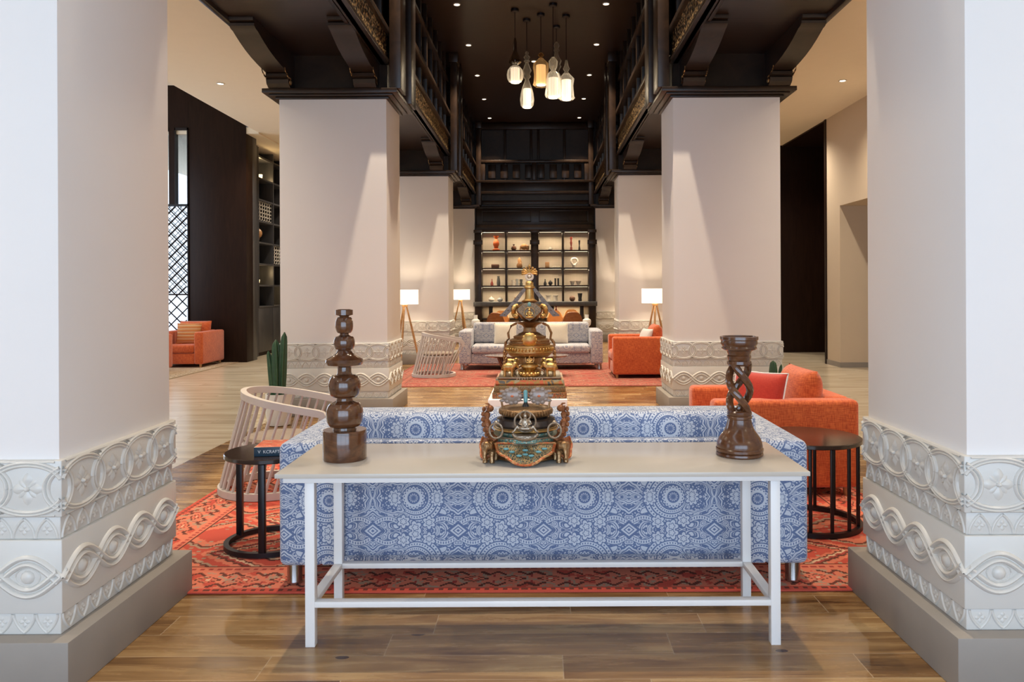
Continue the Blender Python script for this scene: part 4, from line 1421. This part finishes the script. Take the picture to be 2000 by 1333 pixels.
# lobed apron in front
def apron_pts(w, drop):
    out = []
    n = 24
    for k in range(n + 1):
        u = -1 + 2 * k / n
        tab = [(0, 1), (.22, .97), (.38, .88), (.5, .76), (.62, .63), (.75, .55), (.88, .45), (.95, .30), (1, 0)]
        au = abs(u)
        for (a0, b0), (a1, b1) in zip(tab, tab[1:]):
            if a0 <= au <= a1 + 1e-9: lob = b0 + (b1 - b0) * (au - a0) / (a1 - a0); break
        out.append((u * w, -drop * lob))
    return out
def apron(bm, w, drop, base_y, base_z, slope_y, slope_z, thick, inset=0, cx=0, rz=0):
    """panel hanging from (base_y, base_z); coordinates along the slope"""
    pts = apron_pts(w, drop)
    R = Matrix.Rotation(rz, 4, 'Z')
    L = math.hypot(slope_y, slope_z)
    def P(u, v, o):
        k = -v / drop
        y = base_y + slope_y * k; z = base_z + slope_z * k
        ny, nz = slope_z / L, -slope_y / L
        p = R @ Vector((u, y + ny * o, z + nz * o)); return Vector((p.x + cx, p.y, p.z))
    F = [bm.verts.new(P(u, v, thick)) for u, v in pts]; B = [bm.verts.new(P(u, v, 0)) for u, v in pts]
    T = [bm.verts.new(P(u, 0, thick)) for u, v in pts]; TB = [bm.verts.new(P(u, 0, 0)) for u, v in pts]
    for i in range(len(pts) - 1):
        for q in ((F[i], F[i + 1], T[i + 1], T[i]), (B[i + 1], B[i], TB[i], TB[i + 1]), (F[i + 1], F[i], B[i], B[i + 1]), (T[i], T[i + 1], TB[i + 1], TB[i])):
            try: bm.faces.new(q)
            except ValueError: pass
    return [P(u, v, thick + .001) for u, v in pts]
b = NB(); edge = apron(b, .125, .11, -.13, .092, -.085, -.086, .006); obj('lobed_apron', b, M_mosaic, sh)
b = NB(); add_tube(b, edge, .0065, 8); add_tube(b, [edge[0], edge[-1]], .005, 8); obj('apron_border', b, M_coral, sh, label='orange red inlaid border')
b = NB()
for (x, z) in ((0, .05), (-.025, .045), (.025, .045), (0, .066), (-.055, .06), (.055, .06), (-.08, .072), (.08, .072)):
    k = (.092 - z) / .086; add_ball(b, (x, -.13 - .085 * k - .010, z + .004), .009, (1.4, .6, .7), 10)
obj('turquoise_flowers', b, M_turqstone, sh)
for s in (-1, 1):
    b = NB(); e2 = apron(b, .085, .10, -.10, .095, -.045, -.088, .005, cx=s * .055, rz=s * 1.0); obj('side_apron', b, M_rust, sh)
    b = NB(); add_tube(b, e2, .0045, 6); obj('side_apron_border', b, M_coral, sh)
    b = NB(); elephant(b, (s * .150, -.10, .002), .118, 1)
    # turn the elephant to face the viewer, slightly outwards
    Mx = Matrix.Translation((s * .152, -.125, 0)) @ Matrix.Rotation(-PI / 2 + s * .25, 4, 'Z') @ Matrix.Translation((-s * .150, .10, 0))
    for v in b.verts: v.co = Mx @ v.co
    o = obj('elephant', b, M_bronze, sh, label='bronze elephant facing forward', angle=80); remesh(o, .0035)
    # rear elephants and dragons
    b = NB()
    pts = [(s * (.135 + .03 * math.sin(2.2 * t)), -.085 - .02 * math.sin(5 * t), .10 + .165 * t) for t in [k / 14 for k in range(15)]]
    add_tube(b, pts, [.020 - .0008 * k + .004 * math.sin(k * 1.9) for k in range(15)], 8)
    for k in range(1, 14, 2):
        add_ball(b, (pts[k][0] + s * .016, pts[k][1] - .006, pts[k][2]), .010, (1, .7, 1.3), 6)
    add_ball(b, (s * .150, -.105, .262), .017, (1, 1.3, 1), 8)
    add_tube(b, [(s * .148, -.10, .27), (s * .158, -.10, .285), (s * .170, -.10, .286)], [.006, .005, .003], 6)
    obj('dragon', b, M_rust, sh, label='rust red dragon')
    b = NB(); add_torus(b, (s * .122, -.150, .162), .032, .0045, 'y', 28, 8, sx=.85, sy=1.15); add_ball(b, (s * .122, -.146, .200), .010, seg=8); obj('ring_handle', b, M_pewter, sh)
    b = NB(); add_tube(b, [(s * .095, -.03, .19), (s * .098, -.03, .24), (s * .106, -.03, .295)], [.006, .005, .0045], 8); obj('support_rod', b, M_bronze, sh)
b = NB(); add_lathe(b, [(0, .002), (.14, .002), (.15, .01), (.13, .05), (.135, .088), (.142, .094), (0, .094)], 48); obj('foot', b, M_bronze, sh)
b = NB(); add_lathe(b, [(.139, .094), (.147, .097), (.147, .116), (.139, .119), (0, .119)], 64); obj('turquoise_band', b, M_turq, sh, label='turquoise inlaid band')
b = NB(); add_lathe(b, [(.110, .119), (.118, .121), (.118, .134), (.112, .136), (0, .136)], 64); obj('upper_turquoise_band', b, M_turq, sh, label='turquoise inlaid band')
b = NB(); add_torus(b, (0, 0, .1185), .146, .004, 'z', 64, 6); add_torus(b, (0, 0, .092), .146, .004, 'z', 64, 6); obj('silver_bead', b, M_pewter, sh)
b = NB(); add_lathe(b, [(.115, .136), (.128, .140), (.138, .150), (.136, .156), (.128, .158), (.134, .172), (.126, .196), (.105, .205), (.095, .208)], 56, cap=False); obj('bowl', b, M_darkmetal, sh)
b = NB(); add_torus(b, (0, 0, .150), .138, .005, 'z', 64, 8); add_torus(b, (0, 0, .157), .131, .0035, 'z', 64, 8); obj('bowl_rim', b, M_gold, sh)
b = NB(); add_lathe(b, [(.085, .205), (.106, .212), (.114, .225), (.116, .243), (.110, .250), (.104, .250), (.100, .246), (.06, .258), (.02, .262), (0, .262)], 56, cap=False)
for i in range(48):
    a = 2 * PI * i / 48; add_ball(b, (.115 * math.cos(a), .115 * math.sin(a), .232), .006, (.7, .7, 2.2), 6)
obj('dish', b, M_bronze, sh)
b = NB(); add_torus(b, (0, -.152, .205), .044, .004, 'y', 28, 8, sy=1.12); add_torus(b, (0, -.152, .235), .022, .004, 'y', 20, 8); obj('halo', b, M_pewter, sh)
b = NB(); figure(b, (0, -.158, .165), .088); add_tube(b, [(-.03, -.165, .19), (-.045, -.165, .165), (-.055, -.165, .155)], .006, 6); add_tube(b, [(.03, -.165, .19), (.045, -.165, .165), (.055, -.165, .155)], .006, 6)
o = obj('seated_figure', b, M_pewter, sh, angle=80); remesh(o, .003)
b = NB()
pts = [(.052 * math.sin(a), -.162, .155 - .026 * math.cos(a)) for a in [math.radians(-80 + 160 * k / 12) for k in range(13)]]
add_tube(b, pts, [.006 + .012 * math.sin(PI * k / 12) for k in range(13)], 10); obj('crescent_pedestal', b, M_pewter, sh)
for s in (-1, 1):
    b = NB()
    add_lathe(b, [(0, 0), (.030, 0), (.030, .006), (.018, .010), (0, .012)], 28)
    for v in b.verts: v.co = Vector((v.co.x, -v.co.z, v.co.y))
    for i in range(11):
        a = 2 * PI * i / 11; add_ball(b, (.034 * math.cos(a), 0, .034 * math.sin(a)), .0125, (1, .6, 1), 10)
    for a in (-.5, 0, .5):
        add_ball(b, (s * .050 * math.cos(a), 0, .050 * math.sin(a)), .010, (1.2, .6, .8), 8)
    o = obj('crystal_rosette', b, M_petal, sh, (s * .058, -.03, .312), label='pinkish crystal rosette')
    b = NB(); add_ball(b, (0, -.014, 0), .007, (1, .5, .8), 8); obj('rosette_gem', b, M_terra, o)
b = NB(); add_lathe(b, [(.004, .278), (.009, .284), (.0095, .335), (.005, .342), (0, .343)], 14, (0, -.035, 0)); obj('turquoise_bar', b, M_turqstone, sh, label='turquoise stone bar')
b = NB()
for s in (-1, 1):
    for k in range(4): add_ball(b, (s * .017, -.032, .288 + k * .014), .006, (1.3, .6, .5), 6)
add_tube(b, [(-.095, -.03, .305), (.095, -.03, .305)], .003, 6)
add_lathe(b, [(.02, .258), (.012, .268), (.008, .280)], 12, (0, -.03, 0))
obj('rosette_mount', b, M_darkmetal, sh)

# ================================================================== PENDANT LAMPS
def ribbed(b, prof, n=8, seg=40, c=(0, 0, 0), amp=.06):
    rows = []
    for r, z in prof:
        rows.append([b.verts.new((c[0] + r * (1 + amp * math.cos(n * 2 * PI * i / seg)) * math.cos(2 * PI * i / seg), c[1] + r * (1 + amp * math.cos(n * 2 * PI * i / seg)) * math.sin(2 * PI * i / seg), c[2] + z)) for i in range(seg)])
    for A, B in zip(rows, rows[1:]):
        for i in range(seg): b.faces.new((A[i], A[(i + 1) % seg], B[(i + 1) % seg], B[i]))
pendG = 'glass pendant lamps hanging in the nave'
def pendant(label, x, y, ztop, zbot, prof, mat, inner, capmat=None, cap=None):
    """prof: (r, z) from the top finial down; inner: (r, z0, z1); z absolute"""
    t = thing('pendant_lamp', label, 'pendant lamp', (x, y, 6.04), 0, pendG)
    b = NB(); add_lathe(b, [(0, -.045), (.055, -.045), (.065, -.035), (.065, 0)], 20); obj('ceiling_rose', b, M_black, t)
    b = NB(); add_tube(b, [(0, 0, -.04), (0, 0, ztop - 6.04)], .006, 6); obj('cord', b, M_black, t)
    b = NB(); ribbed(b, [(r, z - 6.04) for r, z in prof]); obj('glass_body', b, mat, t, angle=80)
    if cap:
        b = NB(); ribbed(b, [(r, z - 6.04) for r, z in cap]); obj('glass_finial', b, capmat, t, angle=80)
    r, z0, z1 = inner
    b = NB(); add_lathe(b, [(0, z0 - 6.04), (r, z0 - 6.04), (r, z1 - 6.04), (0, z1 - 6.04)], 32); obj('diffuser', b, M_pleat, t)
    b = NB(); add_lathe(b, [(.0, z0 - 6.055), (r * .9, z0 - 6.055), (r * 1.03, z0 - 6.045), (r * 1.03, z0 - 6.035)], 24); obj('lower_rim', b, M_bulb, t)
    d = bpy.data.lights.new('pendant_light', 'POINT'); d.energy = 3; d.color = (1, .8, .55); d.shadow_soft_size = .08
    o = bpy.data.objects.new('pendant_light', d); o.parent = t; o.location = (0, 0, z0 - 6.04 - .12); COL.objects.link(o)
    return t
def ZP(y, Y): return 1.45 + (565 - y) * Y / 1500       # height of a level seen from the viewer's position, used for the lamp drops
Y1 = 12.59
z = lambda y: ZP(y, Y1)
pendant('round clear glass pendant lamp with a dark smoky stem, leftmost of the hanging cluster', -.275, Y1, z(75), z(165),
        [(.04, z(128)), (.08, z(131)), (.115, z(137)), (.128, z(146)), (.118, z(155)), (.09, z(161))], M_glass, (.075, z(160), z(133)),
        M_smoke, [(.012, z(74)), (.025, z(82)), (.03, z(100)), (.055, z(108)), (.09, z(117)), (.10, z(122)), (.05, z(127))])
Y1 = 13.06
pendant('clear glass pendant lamp ending in a long teardrop, lowest of the hanging cluster', -.088, Y1, z(100), z(212),
        [(.012, z(100)), (.03, z(104)), (.02, z(107)), (.055, z(112)), (.03, z(117)), (.052, z(120)), (.025, z(123)), (.045, z(130)), (.075, z(138)), (.045, z(145)), (.065, z(150)), (.03, z(155)), (.04, z(160)), (.075, z(170)), (.10, z(182)), (.113, z(195)), (.10, z(206)), (.07, z(211))], M_glass, (.072, z(209), z(174)))
Y1 = 12.8
pendant('amber glass lantern pendant lamp in the hanging cluster', .150, Y1, z(103), z(168),
        [(.02, z(103)), (.05, z(108)), (.02, z(112)), (.05, z(116)), (.12, z(124)), (.125, z(132)), (.108, z(146)), (.115, z(160)), (.128, z(166)), (.10, z(169))], M_amber, (.080, z(165), z(128)))
Y1 = 12.36
pendant('wide clear glass bell pendant lamp, in front of the tallest finial', .345, Y1, z(112), z(190),
        [(.025, z(112)), (.07, z(120)), (.06, z(132)), (.035, z(138)), (.085, z(144)), (.105, z(155)), (.11, z(170)), (.128, z(186)), (.11, z(191))], M_glass, (.080, z(190), z(153)))
Y1 = 13.4
pendant('clear glass pendant lamp with the tallest beaded finial, highest of the hanging cluster', .425, Y1, z(82), z(188),
        [(.012, z(82)), (.035, z(86)), (.05, z(90)), (.03, z(95)), (.055, z(99)), (.025, z(103)), (.045, z(112)), (.085, z(119)), (.06, z(127)), (.08, z(130)), (.035, z(140)), (.07, z(150)), (.10, z(160)), (.11, z(182)), (.08, z(188))], M_glass, (.075, z(187), z(153)))
Y1 = 12.87
pendant('clear glass bell pendant lamp with short pointed finial, rightmost of the hanging cluster', .575, Y1, z(118), z(196),
        [(.015, z(118)), (.03, z(128)), (.055, z(135)), (.025, z(141)), (.07, z(147)), (.125, z(154)), (.108, z(168)), (.12, z(188)), (.132, z(192)), (.10, z(196))], M_glass, (.080, z(194), z(157)))

# ================================================================== DISPLAY SHELVES
ds = thing('display_shelves', 'dark timber display shelves with lit cream niches at the far end of the hall', 'shelves', (0, YB - .42, 0))
XL = [-1.58, -.86, -.16, .10, .80, 1.49]
def dsb(name, x0, x1, y0, y1, z0, z1, mat=M_dark, bev=.004):
    b = NB(); add_box(b, x0, x1, y0, y1, z0, z1, bev); return obj(name, b, mat, ds)
dsb('back_panel', -1.5, 1.5, .38, .41, .1, 3.05, M_back, 0)
for x0, x1 in ((-1.64, -1.45), (-.11, .09), (1.45, 1.64)):
    dsb('post', x0, x1, -.06, .38, 0, 3.06)
    dsb('post_capital', x0 - .03, x1 + .03, -.10, -.02, 2.66, 2.78)
    dsb('post_cornice', x0 - .02, x1 + .02, -.12, -.02, 2.98, 3.06)
for x in (-.79, .755): dsb('divider', x - .025, x + .025, -.02, .38, 1.1, 3.02)
SH = [2.49, 2.01, 1.53]
for a, c in ((-1.45, -.11), (.09, 1.45)):
    for zz in SH: dsb('shelf', a, c, -.02, .38, zz - .02, zz + .02)
    dsb('top_rail', a, c, -.02, .38, 3.0, 3.06)
    dsb('lower_shelf', a, c, 0, .38, .62, .66)
dsb('counter', -1.66, 1.66, -.30, .38, .99, 1.11, M_slate, .012)
for x in (-1.2, -.4, .45, 1.25): dsb('counter_leg', x - .05, x + .05, -.2, -.1, 0, .99)
for a, c in ((-1.45, -.815), (-.765, -.11), (.09, .73), (.78, 1.45)):
    for zz in (3.0, 2.47, 1.99, 1.51):
        dsb('led_strip', a + .03, c - .03, .05, .06, zz - .005, zz - .001, M_led, 0)
        l = area('shelf_light', ((a + c) / 2, YB - .42 + .07, zz - .02), (math.radians(-15), 0, 0), c - a - .08, .02, 5.0 if zz < 2.9 else 7.0, (1, .82, .58))
area('under_counter_light', (0, YB - .25, .96), (0, 0, 0), 2.6, .05, 10, (1, .75, .45))

YS = YB - .42 + .14
def item(name, label, cat, x, z, prof, mat, seg=24, sx=1, sy=1, group=None):
    b = NB(); add_lathe(b, prof, seg, sx=sx, sy=sy); return tag(obj(name, b, mat, None, (x, YS, z)), label, cat, group)
def wx(px): return .098 + (px - 1052.6) * 21.0 / 1500
z0, z1, z2, z3 = 2.511, 2.031, 1.551, 1.111
item('urn', 'orange red footed urn on the top left shelf of the display', 'vase', wx(969.5), z0, [(0, 0), (.10, 0), (.10, .03), (.05, .06), (.06, .10), (.085, .16), (.08, .22), (.05, .28), (.035, .32), (.06, .37), (.08, .40), (.06, .40), (0, .38)], M_terra)
item('bottle_vase', 'small dark round bottle vase on the top shelf beside the carved tan figure', 'vase', wx(1004), z0, [(0, 0), (.05, 0), (.075, .05), (.06, .10), (.02, .12), (.018, .15), (.03, .17), (0, .17)], M_brownc)
b = NB()
add_ball(b, (0, 0, .10), .085, (1.1, .5, 1)); add_ball(b, (.09, 0, .08), .05, (1, .6, 1.4)); add_tube(b, [(-.08, 0, .12), (-.10, 0, .05), (-.11, 0, 0.01)], [.03, .025, .03], 8); add_tube(b, [(.1, 0, .12), (.12, 0, .05), (.11, 0, .01)], [.03, .02, .025], 8); add_torus(b, (0, 0, .09), .06, .012, 'y', 20, 6)
add_box(b, -.13, .13, -.04, .04, 0, .012)
o = tag(obj('carved_figure', b, M_tanc, None, (wx(1024), YS, z0), angle=80), 'carved tan animal figure on the top shelf left of the middle post', 'figurine')
item('lidded_bowl', 'small pale lidded bowl on the top shelf right of the middle post', 'bowl', wx(1075), z0, [(0, 0), (.04, 0), (.055, .03), (.05, .05), (.03, .07), (.012, .08), (.014, .10), (0, .105)], M_stonec)
item('totem', 'tall thin red carved totem on the top right shelf', 'figurine', wx(1116), z0, [(0, 0), (.035, 0), (.03, .08), (.015, .10), (.025, .14), (.035, .20), (.02, .26), (.03, .30), (.035, .36), (0, .37)], M_redwood, 12)
item('totem', 'shorter black carved totem at the right end of the top shelf', 'figurine', wx(1132), z0, [(0, 0), (.035, 0), (.02, .08), (.012, .12), (.02, .18), (.028, .26), (0, .28)], M_blackc, 12)
def boxitem(name, label, cat, x, z, w, h, d, mat):
    b = NB(); add_box(b, -w / 2, w / 2, -d / 2, d / 2, 0, h, .005); add_box(b, -w / 2 - .006, w / 2 + .006, -d / 2 - .006, d / 2 + .006, h * .62, h * .68, .002)
    for k in range(3): add_box(b, -w / 2 + w * (k + .5) / 3 - .012, -w / 2 + w * (k + .5) / 3 + .012, -d / 2 - .008, -d / 2, h * .2, h * .5, .002)
    return tag(obj(name, b, mat, None, (x, YS, z)), label, cat)
boxitem('wooden_box', 'long low brown wooden box on the second shelf of the display, far left', 'box', wx(967.5), z1, .21, .10, .12, M_brownc)
b = NB(); add_lathe(b, [(0, 0), (.06, 0), (.08, .04), (.075, .09), (.04, .14), (.045, .18), (.05, .22), (.02, .27), (0, .29)], 24, sy=.6)
add_tube(b, [(.04, 0, .2), (.07, -.02, .14), (.03, -.05, .10)], .012, 6); add_torus(b, (0, -.03, .08), .04, .008, 'y', 16, 6)
tag(obj('gourd_figure', b, M_tanc, None, (wx(1014.6), YS, z1)), 'tan gourd shaped carving on the second shelf left of the middle post', 'figurine')
boxitem('wooden_box', 'upright reddish brown box on the second shelf right of the middle post', 'box', wx(1069), z1, .115, .155, .10, M_tanc)
b = NB()
for k in range(6): add_ball(b, (-.09 + .036 * k, 0, .022), .022, (.9, .8, 1), 10)
add_box(b, -.115, .115, -.03, .03, 0, .008)
tag(obj('stone_row', b, M_stonec, None, (wx(1087), YS, z1)), 'low row of small pale stones on a tray on the second shelf', 'ornament')
b = NB(); add_torus(b, (0, 0, .17), .085, .028, 'y', 28, 10); add_lathe(b, [(0, 0), (.05, 0), (.045, .03), (.055, .07), (.03, .10)], 20)
tag(obj('ring_vase', b, M_stonec, None, (wx(1122), YS, z1)), 'cream ring shaped vase on the second shelf, far right', 'vase')
item('bottle', 'slim reddish brown bottle on the third shelf of the display, far left', 'vase', wx(961), z2, [(0, 0), (.038, 0), (.042, .05), (.03, .09), (.014, .12), (.012, .17), (.018, .18), (0, .18)], M_redwood)
item('tall_vase', 'tall dark grey vase on the third shelf beside the slim brown bottle', 'vase', wx(973.6), z2, [(0, 0), (.045, 0), (.05, .08), (.04, .18), (.03, .22), (.035, .26), (0, .25)], M_slatec)
for px, lb, h in ((1002, 'pale small jar, leftmost of the three jars left of the middle post', .15), (1010, 'grey jar, middle of the three jars left of the middle post', .18), (1018, 'dark grey jar, right of the three jars left of the middle post', .17)):
    item('jar', lb, 'jar', wx(px), z2, [(0, 0), (.04, 0), (.042, h * .3), (.03, h * .5), (.042, h * .8), (.04, h), (.03, h), (0, h * .9)], {1002: M_stonec, 1010: M_greyglass, 1018: M_slatec}[px], group='jars on the third shelf')
item('bottle', 'black teardrop vase on the third shelf right of the middle post', 'vase', wx(1064.8), z2, [(0, 0), (.04, 0), (.045, .05), (.025, .10), (.012, .13), (.016, .17), (0, .17)], M_blackc)
item('round_vase', 'squat round black vase between the teardrop vase and two cylinders', 'vase', wx(1075), z2, [(0, 0), (.03, 0), (.062, .05), (.055, .09), (.02, .12), (.025, .13), (0, .125)], M_blackc)
item('cylinder_vase', 'left of two slim black cylinder vases on the third shelf', 'vase', wx(1084.7), z2, [(0, 0), (.024, 0), (.024, .17), (.030, .19), (.018, .19), (0, .18)], M_blackc, group='slim black cylinder vases')
item('cylinder_vase', 'right of two slim black cylinder vases on the third shelf', 'vase', wx(1090.3), z2, [(0, 0), (.024, 0), (.024, .17), (.030, .19), (.018, .19), (0, .18)], M_blackc, group='slim black cylinder vases')
for px, lb in ((1118, 'left of two flared white bowls on the third shelf, far right'), (1129.5, 'right of two flared white bowls on the third shelf, far right')):
    item('bowl', lb, 'bowl', wx(px), z2, [(0, 0), (.03, 0), (.035, .02), (.06, .08), (.075, .115), (.068, .115), (.03, .03), (0, .025)], M_ceramic, group='flared white bowls')
item('round_jar', 'pale round jar on the counter of the display, far left', 'jar', wx(959.5), z3, [(0, 0), (.04, 0), (.085, .05), (.075, .09), (.03, .11), (.012, .15), (0, .15)], M_stonec)
item('round_jar', 'greenish grey round bowl jar beside the pale jar on the counter', 'jar', wx(976.5), z3, [(0, 0), (.04, 0), (.075, .04), (.068, .08), (.02, .10), (.01, .14), (0, .14)], M_greyglass)
item('lidded_bowl', 'small brown lidded pot on the counter left of the golden spire', 'bowl', wx(1009), z3, [(0, 0), (.035, 0), (.05, .04), (.045, .07), (.065, .08), (.06, .12), (0, .13)], M_tanc)
for px, lb in ((1071, 'left of two cream drum cups on the counter'), (1084.6, 'right of two cream drum cups on the counter')):
    item('drum_cup', lb, 'cup', wx(px), z3, [(0, 0), (.07, 0), (.075, .01), (.062, .03), (.062, .14), (.08, .16), (.08, .175), (.06, .175), (.055, .15), (0, .15)], M_stonec, group='cream drum cups on the counter')
item('round_jar', 'glossy dark brown sphere jar at the right of the counter', 'jar', wx(1117.6), z3, [(0, 0), (.04, 0), (.083, .06), (.075, .11), (.04, .145), (.03, .15), (0, .14)], M_brownc)
item('tall_vase', 'dark flared vase at the right end of the counter', 'vase', wx(1132.7), z3, [(0, 0), (.045, 0), (.05, .03), (.045, .08), (.06, .18), (.068, .22), (.05, .22), (0, .2)], M_blackc)
item('figurine', 'small dark red figure standing on the lower shelf beneath the counter', 'figurine', wx(1086), .661, [(0, 0), (.05, 0), (.02, .04), (.02, .16), (.045, .2), (.02, .26), (.02, .32), (0, .33)], M_redwood)

# white vases behind the distant sofa
for x, lb in ((-1.14, 'white ribbed vase behind the left half of the distant sofa'), (1.03, 'white ribbed vase behind the right half of the distant sofa')):
    b = NB(); add_lathe(b, [(0, 0), (.05, 0), (.075, .03), (.085, .09), (.078, .13), (.04, .155), (.036, .17), (.038, .23), (.032, .23), (.03, .17), (0, .16)], 32)
    tag(obj('vase', b, M_ceramic, None, (x * 1.0 + .0, 15.0, .718)), lb, 'vase', 'white vases behind the distant sofa')

# lounge chairs by the display counter
def shellchair(label, loc, rz, mat, h0, group, ro=.17):
    t = thing('lounge_chair', label, 'chair', loc, rz, group)
    b = NB(); rows = []
    n = 20
    for k in range(n + 1):
        a = math.radians(-20 + 220 * k / n)
        top = h0 - .22 * abs(math.cos((a) )) ** 4
        rows.append([b.verts.new((ro * math.cos(a), ro * .85 * math.sin(a), .46)), b.verts.new(((ro + .05) * math.cos(a), (ro + .05) * .85 * math.sin(a), top)),
                     b.verts.new(((ro + .02) * math.cos(a), (ro + .02) * .85 * math.sin(a), top + .012)), b.verts.new(((ro - .025) * math.cos(a), (ro - .025) * .85 * math.sin(a), .46))])
    for A, B in zip(rows, rows[1:]):
        for q in range(4): b.faces.new((A[q], A[(q + 1) % 4], B[(q + 1) % 4], B[q]))
    b.faces.new(rows[0]); b.faces.new(rows[-1][::-1])
    obj('backrest', b, mat, t)
    b = NB(); add_lathe(b, [(0, .40), (ro - .02, .40), (ro + .01, .43), (ro, .47), (0, .48)], 28, sy=.9); obj('seat', b, M_tan, t)
    for a in (45, 135, 225, 315):
        a = math.radians(a); b = NB(); add_tube(b, [(.8 * ro * math.cos(a), .7 * ro * math.sin(a), .42), (ro * 1.05 * math.cos(a), ro * math.sin(a), 0.002)], [.02, .014], 8); obj('leg', b, M_brownwood, t)
    return t
gA = 'lounge chairs by the display counter'
shellchair('brown bentwood lounge chair behind the left half of the distant sofa', (-.94, 18.3, 0), PI, M_brownwood, .89, gA)
shellchair('brown bentwood lounge chair behind the right half of the distant sofa', (.90, 18.3, 0), PI, M_brownwood, .90, gA, .19)
shellchair('tan leather lounge chair, left one closest to the display counter', (-.90, 20.2, 0), 0, M_tan, .87, gA)
shellchair('tan leather lounge chair, middle one of three closest to the display counter', (.52, 20.2, 0), 0, M_tan, .87, gA)
shellchair('tan leather lounge chair, right one closest to the display counter', (.95, 20.05, 0), 0, M_tan, .90, gA, .18)
